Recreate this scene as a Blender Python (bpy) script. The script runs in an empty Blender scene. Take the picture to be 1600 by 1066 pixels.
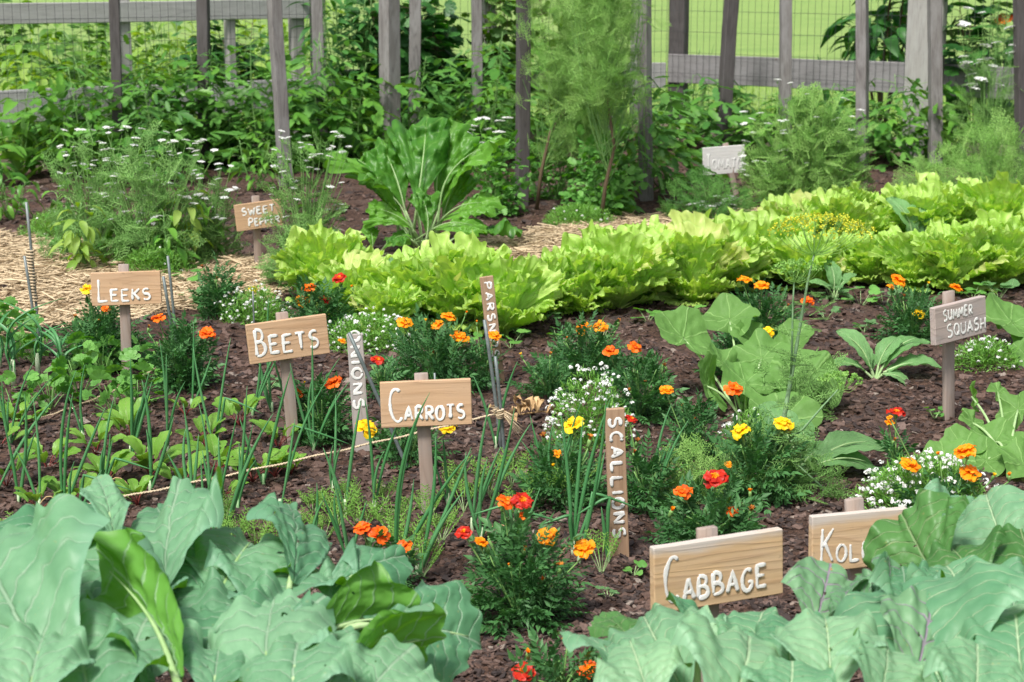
import bpy, math, random
import numpy as np
from mathutils import Vector, Matrix

random.seed(7); rng = np.random.default_rng(7)
C = bpy.context.scene.collection
F_PX = 2800.0; TH = math.atan(593/2800.0); H = 1.8
CO, SI = math.cos(TH), math.sin(TH)
cam_pos = np.array([0, 0, H])
FW = np.array([0, CO, -SI]); UP = np.array([0, SI, CO]); RT = np.array([1.0, 0, 0])

# ---------- photograph pixel -> world helpers ----------
def ray(x, y): return FW + RT*(x-800)/F_PX - UP*(y-533)/F_PX
def P(x, y, Z): return cam_pos + ray(x, y)*Z
def G(x, y, z=0.0):
    r = ray(x, y); return cam_pos + r*((z-H)/r[2])
def PY(x, y, Y):
    r = ray(x, y); return cam_pos + r*(Y/r[1])
def px_size(n, Y): return n*Y/CO/F_PX            # about: n photo pixels at distance Y, in metres

# ---------- numpy noise ----------
def _h(ix, iy, s):
    n = (ix*374761393 + iy*668265263 + s*974634777) & 0x7fffffff
    n = ((n ^ (n >> 13))*1274126177) & 0x7fffffff
    return ((n ^ (n >> 16)) & 0xffff)/65535.0
def vnoise(x, y, s=0):
    x = np.asarray(x, float); y = np.asarray(y, float)
    ix = np.floor(x).astype(np.int64); iy = np.floor(y).astype(np.int64)
    fx = x-ix; fy = y-iy; fx = fx*fx*(3-2*fx); fy = fy*fy*(3-2*fy)
    return ((_h(ix, iy, s)*(1-fx)+_h(ix+1, iy, s)*fx)*(1-fy) + (_h(ix, iy+1, s)*(1-fx)+_h(ix+1, iy+1, s)*fx)*fy)*2-1
def unit(a):
    a = np.asarray(a, float); return a/(np.linalg.norm(a, axis=-1, keepdims=True)+1e-9)
def frames(Y, N):
    Y = unit(Y); X = unit(np.cross(Y, N)); Z = np.cross(X, Y)
    return np.stack([X, Y, Z], axis=-1)

# ---------- mesh builder ----------
class MB:
    def __init__(s): s.V = []; s.Q = []; s.T = []; s.U = []; s.R = []; s.QM = []; s.TM = []; s.n = 0
    def add(s, tpl, R=None, T=None, S=1.0, rnd=None, mat=0):
        V, Q, Tr, U = tpl
        if R is not None: V = (V*S) @ np.asarray(R).T
        else: V = V*S
        if T is not None: V = V+np.asarray(T)
        s._put(V, Q, Tr, U, np.full(len(V), random.random() if rnd is None else rnd), mat)
    def _put(s, V, Q, Tr, U, r, mat):
        s.V.append(V); s.U.append(U); s.R.append(r)
        if len(Q): s.Q.append(Q+s.n); s.QM.append(np.full(len(Q), mat))
        if len(Tr): s.T.append(Tr+s.n); s.TM.append(np.full(len(Tr), mat))
        s.n += len(V)
    def many(s, tpl, R, T, S, mat=0, rnd=None):
        V, Q, Tr, U = tpl; k = len(T); n = len(V)
        if k == 0: return
        S = np.asarray(S, float)
        if S.ndim == 0: S = np.full(k, float(S))
        VV = np.einsum('kij,nj->kni', R, V)*S[:, None, None]+T[:, None, :]
        off = (np.arange(k)*n)[:, None, None]
        QQ = (Q[None]+off).reshape(-1, 4) if len(Q) else Q
        TT = (Tr[None]+off).reshape(-1, 3) if len(Tr) else Tr
        r = rng.random(k) if rnd is None else rnd
        s._put(VV.reshape(-1, 3), QQ, TT, np.tile(U, (k, 1)), np.repeat(r, n), mat)
    def build(s, name, mats, parent=None, origin=None, smooth=True):
        V = np.concatenate(s.V); U = np.concatenate(s.U); R = np.concatenate(s.R)
        if origin is not None: V = V-np.asarray(origin)
        Q = np.concatenate(s.Q) if s.Q else np.zeros((0, 4), int)
        T = np.concatenate(s.T) if s.T else np.zeros((0, 3), int)
        m = bpy.data.meshes.new(name)
        loops = np.concatenate([T.ravel(), Q.ravel()]).astype(np.int32)
        m.vertices.add(len(V)); m.vertices.foreach_set('co', V.astype(np.float32).ravel())
        m.loops.add(len(loops)); m.loops.foreach_set('vertex_index', loops)
        st = np.concatenate([np.arange(len(T))*3, len(T)*3+np.arange(len(Q))*4]).astype(np.int32)
        m.polygons.add(len(st)); m.polygons.foreach_set('loop_start', st)
        mi = np.concatenate((s.TM if s.T else [])+(s.QM if s.Q else [])).astype(np.int32)
        if not isinstance(mats, (list, tuple)): mats = [mats]
        for mm in mats: m.materials.append(mm)
        m.polygons.foreach_set('material_index', mi)
        m.update(calc_edges=True)
        m.polygons.foreach_set('use_smooth', np.full(len(st), smooth, dtype=bool))
        uv = m.uv_layers.new(name='UVMap'); uv.data.foreach_set('uv', U[loops].astype(np.float32).ravel())
        a = m.attributes.new('rnd', 'FLOAT', 'POINT'); a.data.foreach_set('value', R.astype(np.float32))
        m.update()
        o = bpy.data.objects.new(name, m); C.objects.link(o)
        if parent: o.parent = parent
        if origin is not None and parent is None: o.location = Vector([float(q) for q in origin])
        return o

E4 = np.zeros((0, 4), int); E3 = np.zeros((0, 3), int)
def tagit(o, label, cat, group=None, kind=None):
    o['label'] = label
    if cat: o['category'] = cat
    if group: o['group'] = group
    if kind: o['kind'] = kind
    return o
def thing(name, loc, label, cat, group=None):
    o = bpy.data.objects.new(name, None); C.objects.link(o)
    o.location = Vector([float(q) for q in loc]); o.empty_display_size = .05
    return tagit(o, label, cat, group)
def inst(o, parent, loc, R=None, S=1.0):
    """another object on the same mesh"""
    c = o.copy(); C.objects.link(c); c.parent = parent
    M = Matrix.Identity(4)
    if R is not None:
        for i in range(3):
            for j in range(3): M[i][j] = float(R[i][j])*S
    else:
        M = Matrix.Scale(S, 4)
    M.translation = Vector([float(q) for q in loc]); c.matrix_local = M
    return c

# ---------- templates ----------
def tube(pts, rad, n=6, caps=True):
    pts = np.asarray(pts, float); k = len(pts)
    rad = np.full(k, rad) if np.isscalar(rad) else np.asarray(rad, float)
    tan = unit(np.gradient(pts, axis=0))
    ref = np.array([0.13, 1, 0.07]) if abs(unit(pts[-1]-pts[0])[2]) > .6 else np.array([0.03, .05, 1.0])
    X = unit(np.cross(tan, ref)); Y = np.cross(tan, X)
    a = np.arange(n)/n*2*math.pi
    V = pts[:, None]+rad[:, None, None]*(np.cos(a)[None, :, None]*X[:, None]+np.sin(a)[None, :, None]*Y[:, None])
    i, j = np.meshgrid(np.arange(k-1), np.arange(n), indexing='ij'); j2 = (j+1) % n
    Q = np.stack([i*n+j, i*n+j2, (i+1)*n+j2, (i+1)*n+j], -1).reshape(-1, 4)
    U = np.stack(np.broadcast_arrays((np.arange(n)/n)[None, :], np.linspace(0, 1, k)[:, None]), -1).reshape(-1, 2)
    V = V.reshape(-1, 3); T = E3
    if caps:
        V = np.vstack([V, pts[:1], pts[-1:]]); U = np.vstack([U, [[.5, 0], [.5, 1]]]); jj = np.arange(n)
        T = np.vstack([np.stack([np.full(n, k*n), (jj+1) % n, jj], -1),
                       np.stack([np.full(n, k*n+1), (k-1)*n+jj, (k-1)*n+(jj+1) % n], -1)])
    return V, Q, T, U
def curve(p0, p1, sag=0.0, k=8, dirv=(0, 0, 1)):
    t = np.linspace(0, 1, k)[:, None]; p0 = np.asarray(p0, float); p1 = np.asarray(p1, float)
    return p0*(1-t)+p1*t+np.asarray(dirv)*sag*np.sin(math.pi*t)
def prof(kind, v):
    if kind == 'ovate': p = v**.6*(1-v)**.55
    elif kind == 'lance': p = v**.8*(1-v)**.9
    elif kind == 'obov': p = v**.95*(1-v)**.40
    elif kind == 'fan': p = v**1.15*(1-v)**.28+.05*(1-v)
    elif kind == 'round': p = v**.5*(1-v)**.45
    elif kind == 'brass': p = v**.62*(1-v)**.42
    else: p = v**.5*(1-v)**.5
    return p/p.max()
def leaf(L=1., W=.5, kind='ovate', nu=8, nv=12, arch=.08, droop=0., cup=.2, ruf=0., rf=3, jag=0., jf=18, quilt=0., fold=0., seed=0, petiole=0., pr=.0, holes=0):
    r = np.random.default_rng(seed)
    v = np.linspace(0, 1, nv+1); v = v*.35+.65*(1-np.cos(math.pi*v))/2
    v = np.clip(v, .004, .996)
    u = np.linspace(-1, 1, nu+1)
    p = prof(kind, v)*W/2
    VV, UU = np.meshgrid(v, u, indexing='ij')
    w = np.zeros_like(VV)
    for sgn in (-1, 1):
        e = p*(1+jag*vnoise(v*jf, np.full_like(v, sgn*7.3), seed)+jag*.8*vnoise(v*jf*.35, np.full_like(v, sgn*3.1), seed+9))
        w = np.where((UU*sgn > 0), np.broadcast_to(e[:, None], w.shape), w)
    w = np.where(UU == 0, p[:, None], w)
    X = UU*w; Y = VV*L + .12*np.abs(UU)*w*(1-VV)
    ph = r.random(6)*6.28
    s = np.where(UU > 0, 0, 1)
    wave = np.sin(6.283*rf*VV+ph[0]+s*ph[1])*.65+np.sin(6.283*rf*2.1*VV+ph[2]+s*ph[3])*.35
    Z = arch*L*np.sin(math.pi*VV)-droop*L*VV**2+cup*np.abs(X)*np.abs(UU)+fold*np.abs(X)
    em = np.maximum(np.abs(UU), np.clip(VV*1.6-.62, 0, 1)); Z = Z + ruf*W*em**2.6*wave*(.35+.65*VV)
    X = X + ruf*W*.35*np.abs(UU)**2*np.cos(6.283*rf*VV+ph[4])
    if quilt: Z = Z + quilt*W*(vnoise(UU*5+3, VV*8, seed+3)*.6+.4*vnoise(UU*11, VV*17, seed+4)) - quilt*W*.6*np.exp(-(UU/.07)**2)
    V = np.stack([X, Y, Z], -1).reshape(-1, 3)
    i, j = np.meshgrid(np.arange(nv), np.arange(nu), indexing='ij'); n1 = nu+1
    Q = np.stack([i*n1+j, i*n1+j+1, (i+1)*n1+j+1, (i+1)*n1+j], -1).reshape(-1, 4)
    if holes:
        kill = set()
        for _ in range(holes):
            a = r.integers(nv//4, nv-3); b = r.integers(1, nu-2); kill.add(a*nu+b)
            if r.random() < .4: kill.add((a+1)*nu+b)
        Q = np.delete(Q, list(kill), axis=0)
    U = np.stack([UU*.5+.5, VV], -1).reshape(-1, 2)
    return V, Q, E3, U
def roundleaf(Rd=1., nr=9, na=40, lobes=5, lob=.08, cup=.25, ruf=.08, rf=7, seed=0, notch=.35):
    r = np.random.default_rng(seed); ph = r.random(4)*6.28
    a = np.linspace(0, 2*math.pi, na+1)            # a=0 at the notch (back)
    rr = np.linspace(.02, 1, nr+1)
    A, RR = np.meshgrid(a, rr, indexing='ij')
    e = 1+lob*np.cos(lobes*(A-math.pi))+.05*vnoise(A*4, A*0, seed) - notch*np.exp(-((np.minimum(A, 2*math.pi-A))/.22)**2)
    rad = RR*e*Rd
    X = np.sin(A)*rad; Y = -np.cos(A)*rad
    Z = cup*rad*RR-.18*Rd*RR**3+ruf*Rd*RR**2*np.sin(rf*A+ph[0])+.5*ruf*Rd*RR**2*np.sin(rf*1.7*A+ph[1])+.035*Rd*vnoise(X/Rd*6, Y/Rd*6, seed)+.018*Rd*vnoise(X/Rd*15, Y/Rd*15, seed+1)
    V = np.stack([X, Y, Z], -1).reshape(-1, 3)
    i, j = np.meshgrid(np.arange(na), np.arange(nr), indexing='ij'); n1 = nr+1
    Q = np.stack([i*n1+j, i*n1+j+1, (i+1)*n1+j+1, (i+1)*n1+j], -1).reshape(-1, 4)[:, ::-1]
    U = np.stack([X/Rd*.5+.5, Y/Rd*.5+.5], -1).reshape(-1, 2)
    return V, Q, E3, U
def frill(ang=.95, nth=72, nr=16, curl=.1, amp=.06, k=24, seed=0, cup=.5, wid=1.0, crink=.5, flat=.18, pw=.45):
    r_ = np.random.default_rng(seed); ph = r_.random(5)*6.28
    th = np.linspace(-ang, ang, nth+1); rr = np.linspace(.03, 1, nr+1)**.85
    Rr, Tt = np.meshgrid(rr, th, indexing='ij')
    mod = 1-flat*(Tt/ang)**2+.10*vnoise(Tt*5, Tt*0, seed)+.05*vnoise(Tt*17, Tt*0, seed+5)*Rr
    q = Rr*mod; X = wid*q*np.sin(Tt*Rr**pw); Y = q*np.cos(Tt*.75*Rr**pw)
    e = Rr**5
    Z = amp*e*(.6*np.sin(k*Tt+ph[0]+2*Rr)+.45*np.sin(1.93*k*Tt+ph[1]))+amp*crink*Rr*(vnoise(X*9, Y*9, seed+1)+.6*vnoise(X*21, Y*21, seed+2))
    Z = Z+cup*X*X-curl*Rr**3+.03*np.sin(3.1*Rr+ph[2])*Rr-.02*np.exp(-(Tt/.07)**2)
    X = X+amp*.35*e*np.cos(k*Tt+ph[3]); Y = Y+amp*.35*e*np.sin(1.3*k*Tt+ph[4])
    V = np.stack([X, Y, Z], -1).reshape(-1, 3); n1 = nth+1
    i, j = np.meshgrid(np.arange(nr), np.arange(nth), indexing='ij')
    Q = np.stack([i*n1+j, i*n1+j+1, (i+1)*n1+j+1, (i+1)*n1+j], -1).reshape(-1, 4)
    return V, Q, E3, np.stack([Tt/ang*.5+.5, Rr], -1).reshape(-1, 2)
def bigblade(L, W, ang=1.0, nth=84, nr=46, ruf=.1, k=7., jag=.12, seed=0, cup=.3, arch=.1, veins=6, vk=1.1, relief=.012, droop=.0, notch=0., holes=0):
    r_ = np.random.default_rng(seed); ph = r_.random(6)*6.28; wid = W/(2*L*math.sin(min(ang, 1.5)))
    th = np.linspace(-ang, ang, nth+1); rr = np.linspace(.02, 1, nr+1)
    Rr, Tt = np.meshgrid(rr, th, indexing='ij'); U = Tt/ang; au = np.abs(U)
    mod = 1-.10*au**2.2+jag*(.55*vnoise(Tt*2.6, Tt*0, seed)+.30*vnoise(Tt*6.5, Tt*0, seed+5)+.12*vnoise(Tt*16, Tt*0, seed+7))*(.3+.7*Rr)
    q = Rr*mod; X = wid*mod*Rr**.58*np.sin(Tt*Rr**.12)*1.12; Y = q*np.cos(Tt*.86*Rr**.3)
    Y = Y+.16*au*Rr*(1-Rr)
    s = Rr*veins-au**.85*vk*veins*.35
    Z = ruf*W/L*Rr**2.6*(.25+.75*au**.8+.2*Rr**6)*(.62*np.sin(k*Tt+ph[0])+.38*np.sin(1.9*k*Tt+ph[1]+Rr))
    Z = Z+.07*ruf*W/L*Rr**8*np.sin(3.7*k*Tt+ph[4]+2*np.sin(2*Tt))
    Z = Z+relief*(np.abs(np.sin(math.pi*s))**.7-.5)*np.minimum(Rr*3, 1)*(1-.4*au)+.010*(vnoise(X*14, Y*14, seed+2)+.5*vnoise(X*31, Y*31, seed+3))
    Z = Z+cup*X*X*1.2+arch*np.sin(math.pi*Rr*.9)-droop*Rr**2.5-.02*np.exp(-(U/.05)**2)*(1-Rr)
    X = X+ruf*.22*Rr**5*np.cos(k*Tt+ph[3])*W/L
    V = np.stack([X, Y, Z], -1).reshape(-1, 3)*L; n1 = nth+1
    i, j = np.meshgrid(np.arange(nr), np.arange(nth), indexing='ij')
    Q = np.stack([i*n1+j, i*n1+j+1, (i+1)*n1+j+1, (i+1)*n1+j], -1).reshape(-1, 4)
    if holes:
        kill = set()
        for _ in range(holes):
            a = int(r_.integers(nr//3, nr-5)); b = int(r_.integers(6, nth-7))
            for da in range(int(r_.integers(1, 3))):
                for db in range(int(r_.integers(1, 4))): kill.add((a+da)*nth+b+db)
        Q = np.delete(Q, list(kill), axis=0)
    return V, Q, E3, np.stack([U*.5+.5, Rr], -1).reshape(-1, 2)
def merge(lst):
    m = MB()
    for t in lst: m.add(t[0], *t[1:])
    V = np.concatenate(m.V); U = np.concatenate(m.U)
    return V, (np.concatenate(m.Q) if m.Q else E4), (np.concatenate(m.T) if m.T else E3), U
def rotz(a):
    c, s = math.cos(a), math.sin(a); return np.array([[c, -s, 0], [s, c, 0], [0, 0, 1.]])
def rotx(a):
    c, s = math.cos(a), math.sin(a); return np.array([[1, 0, 0], [0, c, -s], [0, s, c.real]]) if False else np.array([[1, 0, 0], [0, c, -s], [0, s, c]])
def roty(a):
    c, s = math.cos(a), math.sin(a); return np.array([[c, 0, s], [0, 1, 0], [-s, 0, c]])
def leaflet(L, W, cup=.25):
    V = np.array([[0, 0, 0], [W/2, L*.42, cup*W], [0, L, -L*.08], [-W/2, L*.42, cup*W], [0, L*.5, 0]], float)
    Q = np.array([[0, 1, 2, 4], [0, 4, 2, 3]]); U = np.array([[.5, 0], [1, .4], [.5, 1], [0, .4], [.5, .5]])
    return V, Q, E3, U
def lobedleaflet(L, W, k=4, depth=.3, cup=.2, seed=0):
    """serrate leaflet: centre line of vertices, toothed margin"""
    r = np.random.default_rng(seed)
    n = k*2+1; v = np.linspace(0, 1, n+1)
    p = prof('ovate', np.clip(v, .01, .99))*W/2
    t = 1-depth*(np.arange(n+1) % 2)*(.7+.6*r.random(n+1))
    p = p*t; p[-1] = 0; p[0] = W*.02
    mid = np.stack([v*0, v*L, -.12*L*v**2+v*0], -1)
    R_ = np.stack([p, v*L+.06*L*(np.arange(n+1) % 2 == 0), cup*p-.12*L*v**2], -1); L_ = R_*[-1, 1, 1]
    V = np.vstack([L_, mid, R_]); m = n+1; i = np.arange(n)
    Q = np.vstack([np.stack([i, m+i, m+i+1, i+1], -1), np.stack([m+i, 2*m+i, 2*m+i+1, m+i+1], -1)])
    U = np.vstack([np.stack([v*0, v], -1), np.stack([v*0+.5, v], -1), np.stack([v*0+1, v], -1)])
    return V, Q, E3, U
def ribbon(p0, p1, w):
    p0 = np.array(p0, float); p1 = np.array(p1, float); d = unit(p1-p0); x = unit(np.cross(d, [0, 0, 1.0]))
    y = np.cross(x, d)
    V = np.array([p0-x*w/2, p0+x*w/2, p0+y*w/2, p1+y*w*.1]); T = np.array([[0, 1, 3], [1, 2, 3], [2, 0, 3]])
    return V, E4, T, np.array([[0, 0], [1, 0], [.5, 0], [.5, 1.]])
def pinnate(L=1., pairs=6, ll=.26, lw=.09, droop=.15, seed=0, lobed=0, term=1.2):
    r = np.random.default_rng(seed); parts = []
    ys = np.linspace(.22, .93, pairs)
    zf = lambda y: -droop*y*y
    parts.append((ribbon([0, 0, 0], [0, 1, zf(1)], .03),))
    for i, y in enumerate(ys):
        sc = (1-.45*abs(y-.5)*1.6)*(.85+.3*r.random())
        for s in (-1, 1):
            Lf = lobedleaflet(ll*sc, lw*sc, 3, .3, .2, seed+i) if lobed else leaflet(ll*sc, lw*sc)
            Rm = rotz(-s*(1.05-.35*y+.2*(r.random()-.5)))@roty(s*(r.random()-.3)*.6)@rotx(-.25+.4*r.random()-.2)
            parts.append((Lf, Rm, [0, y, zf(y)]))
    Lf = lobedleaflet(ll*term, lw*term, 4, .3, .2, seed+77) if lobed else leaflet(ll*term, lw*term)
    parts.append((Lf, rotx(-.2), [0, .93, zf(.93)]))
    t = merge(parts); return t[0]*L, t[1], t[2], t[3]
def feather(L=1., pairs=6, nl=5, w=.016, seed=0, spread=.36, specks=0):
    r = np.random.default_rng(seed); parts = [(ribbon([0, 0, 0], [0, 1, -.1], w*1.6),)]
    for y in np.linspace(.25, .95, pairs):
        for s in (-1, 1):
            a = s*(.9+.3*(r.random()-.5)); l = spread*(1.15-.7*y)*(.8+.4*r.random())
            d = np.array([math.sin(a), math.cos(a), .3*(r.random()-.3)]); b = np.array([0, y, -.1*y*y])
            parts.append((ribbon(b, b+d*l, w),))
            for k in range(nl):
                t = (k+1)/(nl+.5); q = b+d*l*t; aa = a+s*(.9 if k % 2 else -.9)
                d2 = np.array([math.sin(aa), math.cos(aa), .6*(r.random()-.4)]); parts.append((ribbon(q, q+d2*l*.42, w*.9),))
                if specks and r.random() < specks:
                    parts.append((leaflet(.05, .045), rotz(r.random()*6.28), q+d2*l*.42))
    t = merge(parts); return t[0]*L, t[1], t[2], t[3]
def box(x, y, z, bev=0.0, rough=0.0, seg=1, seed=0):
    """box centred at origin, chamfered edges along every side, optional slight irregularity along x"""
    b = bev; hx, hy, hz = x/2, y/2, z/2
    sec = np.array([[-hy+b, -hz], [hy-b, -hz], [hy, -hz+b], [hy, hz-b], [hy-b, hz], [-hy+b, hz], [-hy, hz-b], [-hy, -hz+b]])
    xs = [-hx, -hx+b]+[(-hx+b)+(2*hx-2*b)*(i+1)/seg for i in range(seg)]+[hx]
    r = np.random.default_rng(seed); rings = []
    for i, xx in enumerate(xs):
        s = sec.copy()
        if i in (0, len(xs)-1): s = s*np.array([(hy-b)/hy, (hz-b)/hz])
        elif rough: s = s+rough*(r.random((1, 2))-.5)+rough*.4*(r.random((8, 2))-.5)
        rings.append(np.column_stack([np.full(8, xx), s]))
    V = np.vstack(rings); k = len(xs)
    i, j = np.meshgrid(np.arange(k-1), np.arange(8), indexing='ij'); j2 = (j+1) % 8
    Q = np.stack([i*8+j, i*8+j2, (i+1)*8+j2, (i+1)*8+j], -1).reshape(-1, 4)[:, ::-1]
    V = np.vstack([V, [[-hx, 0, 0], [hx, 0, 0]]]); n = k*8; jj = np.arange(8)
    T = np.vstack([np.stack([np.full(8, n), jj, (jj+1) % 8], -1), np.stack([np.full(8, n+1), (k-1)*8+(jj+1) % 8, (k-1)*8+jj], -1)])
    U = V[:, [0, 2]].copy()
    return V, Q, T, U

# ---------- materials ----------
def newmat(name):
    m = bpy.data.materials.new(name); m.use_nodes = True
    nt = m.node_tree; nt.nodes.clear(); return m, nt
class NT:
    def __init__(s, nt): s.nt = nt
    def n(s, t, **k):
        nd = s.nt.nodes.new(t)
        for a, b in k.items():
            if a.startswith('i_'): nd.inputs[a[2:].replace('_', ' ')].default_value = b
            else: setattr(nd, a, b)
        return nd
    def l(s, a, b): s.nt.links.new(a, b)
    def math(s, op, a, b=0.0, c=None):
        nd = s.nt.nodes.new('ShaderNodeMath'); nd.operation = op
        for i, q in enumerate((a, b, c)):
            if q is None: continue
            if isinstance(q, (int, float)): nd.inputs[i].default_value = q
            else: s.l(q, nd.inputs[i])
        return nd.outputs[0]
    def mix(s, f, a, b):
        nd = s.nt.nodes.new('ShaderNodeMix'); nd.data_type = 'RGBA'
        if isinstance(f, (int, float)): nd.inputs['Factor'].default_value = f
        else: s.l(f, nd.inputs['Factor'])
        for q, i in ((a, 6), (b, 7)):
            if isinstance(q, (tuple, list)): nd.inputs[i].default_value = (*q[:3], 1)
            else: s.l(q, nd.inputs[i])
        return nd.outputs[2]
    def ramp(s, f, lo, hi):
        nd = s.n('ShaderNodeMapRange', interpolation_type='SMOOTHSTEP'); s.l(f, nd.inputs[0])
        nd.inputs[1].default_value = lo; nd.inputs[2].default_value = hi; return nd.outputs[0]
    def noise(s, vec, scale, detail=2, rough=.5, dist=0.):
        nd = s.n('ShaderNodeTexNoise'); nd.inputs['Scale'].default_value = scale; nd.inputs['Detail'].default_value = detail
        nd.inputs['Roughness'].default_value = rough; nd.inputs['Distortion'].default_value = dist
        if vec is not None: s.l(vec, nd.inputs['Vector'])
        return nd.outputs[0]
def leafmat(name, c1, c2, back=None, vein=None, veins=0, vk=.9, radial=0, trans=.3, rough=.5, bump=.3, yellow=None, net=0, edge=None, midw=.05):
    m, nt = newmat(name); N = NT(nt)
    out = N.n('ShaderNodeOutputMaterial'); geo = N.n('ShaderNodeNewGeometry'); tc = N.n('ShaderNodeTexCoord')
    at = N.n('ShaderNodeAttribute', attribute_name='rnd'); oi = N.n('ShaderNodeObjectInfo')
    rr = N.math('FRACT', N.math('ADD', at.outputs['Fac'], oi.outputs['Random']))
    ns = N.noise(geo.outputs['Position'], 14, 3)
    f = N.ramp(N.math('ADD', N.math('MULTIPLY', rr, .6), N.math('MULTIPLY', ns, .6)), .15, 1.0)
    col = N.mix(f, c1, c2)
    if yellow: col = N.mix(N.ramp(rr, .86, .99), col, yellow)
    sp = N.n('ShaderNodeSeparateXYZ'); N.l(tc.outputs['UV'], sp.inputs[0])
    hgt = None
    if veins:
        au = N.math('ABSOLUTE', N.math('SUBTRACT', N.math('MULTIPLY', sp.outputs[0], 2), 1)); v = sp.outputs[1]
        wn = N.noise(tc.outputs['UV'], 5, 2)
        if radial:
            x = N.math('SUBTRACT', sp.outputs[0], .5); y = N.math('SUBTRACT', sp.outputs[1], .5)
            ang = N.math('ARCTAN2', x, y); rad = N.math('SQRT', N.math('ADD', N.math('MULTIPLY', x, x), N.math('MULTIPLY', y, y)))
            q = N.math('FRACT', N.math('ADD', N.math('MULTIPLY', N.math('ADD', ang, N.math('MULTIPLY', wn, .25)), veins/6.2832), .5))
            d = N.math('MULTIPLY', N.math('ABSOLUTE', N.math('SUBTRACT', q, .5)), N.math('ADD', rad, .05))
            vm = N.math('SUBTRACT', 1, N.ramp(d, .004, .022)); mid = vm
        else:
            s_ = N.math('SUBTRACT', N.math('MULTIPLY', v, veins), N.math('MULTIPLY', N.math('POWER', au, .85), vk*veins*.35))
            s_ = N.math('ADD', s_, N.math('MULTIPLY', wn, .9))
            q = N.math('ABSOLUTE', N.math('SUBTRACT', N.math('FRACT', s_), .5))
            side = N.math('MULTIPLY', N.math('SUBTRACT', 1, N.ramp(q, .012, .012+.35/veins)), N.math('SUBTRACT', 1.0, N.math('MULTIPLY', au, .55)))
            mid = N.math('SUBTRACT', 1, N.ramp(N.math('MULTIPLY', au, N.math('ADD', .45, v)), midw*.35, midw))
            vm = N.math('MAXIMUM', N.math('MULTIPLY', side, .95), mid)
        if net:
            vo = N.n('ShaderNodeTexVoronoi', feature='DISTANCE_TO_EDGE'); vo.inputs['Scale'].default_value = net
            N.l(tc.outputs['UV'], vo.inputs['Vector'])
            nm = N.math('MULTIPLY', N.math('SUBTRACT', 1, N.ramp(vo.outputs[0], .0, .06)), .16)
            vm = N.math('MAXIMUM', vm, nm)
        col = N.mix(N.math('MULTIPLY', vm, .8), col, vein or (.3, .4, .2)); hgt = N.math('SUBTRACT', N.math('MULTIPLY', ns, .5), vm)
        if not radial:
            sn = N.noise(geo.outputs['Position'], 75, 2, .5); col = N.mix(N.math('MULTIPLY', N.ramp(sn, .70, .76), .45), col, (.38, .36, .14))
            big = N.noise(geo.outputs['Position'], 6, 2); col = N.mix(N.math('MULTIPLY', N.ramp(big, .45, .7), .25), col, tuple(q*.6 for q in c1))
        if edge:
            col = N.mix(N.math('MULTIPLY', N.ramp(au, .75, 1.0), .6), col, edge)
    if back:
        bk = N.mix(f, tuple(q*.85 for q in back), back)
        if veins: bk = N.mix(N.math('MULTIPLY', vm, .6), bk, vein)
        col = N.mix(geo.outputs['Backfacing'], col, bk)
    pr = N.n('ShaderNodeBsdfPrincipled'); N.l(col, pr.inputs['Base Color']); pr.inputs['Roughness'].default_value = rough
    pr.inputs['Specular IOR Level'].default_value = .35
    if bump:
        b = N.n('ShaderNodeBump'); b.inputs['Strength'].default_value = bump; b.inputs['Distance'].default_value = .007
        N.l(hgt if hgt is not None else N.noise(geo.outputs['Position'], 120, 2), b.inputs['Height']); N.l(b.outputs[0], pr.inputs['Normal'])
    tr = N.n('ShaderNodeBsdfTranslucent'); tcx = N.n('ShaderNodeHueSaturation'); N.l(col, tcx.inputs['Color'])
    tcx.inputs['Saturation'].default_value = 1.25; tcx.inputs['Value'].default_value = 1.3; tcx.inputs['Hue'].default_value = .485; N.l(tcx.outputs[0], tr.inputs[0])
    mx = N.n('ShaderNodeMixShader'); mx.inputs[0].default_value = trans; N.l(pr.outputs[0], mx.inputs[1]); N.l(tr.outputs[0], mx.inputs[2])
    N.l(mx.outputs[0], out.inputs[0]); return m
def simplemat(name, c1, c2, scale=20, rough=.7, bump=.2, stretch=(1, 1, 1), spec=.3, metal=0., bscale=None, rndmix=.5):
    m, nt = newmat(name); N = NT(nt); out = N.n('ShaderNodeOutputMaterial'); tc = N.n('ShaderNodeTexCoord')
    mp = N.n('ShaderNodeMapping'); mp.inputs['Scale'].default_value = stretch; N.l(tc.outputs['Object'], mp.inputs[0])
    at = N.n('ShaderNodeAttribute', attribute_name='rnd')
    ns = N.noise(mp.outputs[0], scale, 4, .6)
    f = N.ramp(N.math('ADD', N.math('MULTIPLY', ns, 1.3-rndmix), N.math('MULTIPLY', at.outputs['Fac'], rndmix)), .25, .9)
    col = N.mix(f, c1, c2)
    pr = N.n('ShaderNodeBsdfPrincipled'); N.l(col, pr.inputs['Base Color']); pr.inputs['Roughness'].default_value = rough
    pr.inputs['Specular IOR Level'].default_value = spec; pr.inputs['Metallic'].default_value = metal
    if bump:
        b = N.n('ShaderNodeBump'); b.inputs['Strength'].default_value = bump; b.inputs['Distance'].default_value = .003
        N.l(N.noise(mp.outputs[0], bscale or scale*3, 4, .7), b.inputs['Height']); N.l(b.outputs[0], pr.inputs['Normal'])
    N.l(pr.outputs[0], out.inputs[0]); return m
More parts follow.
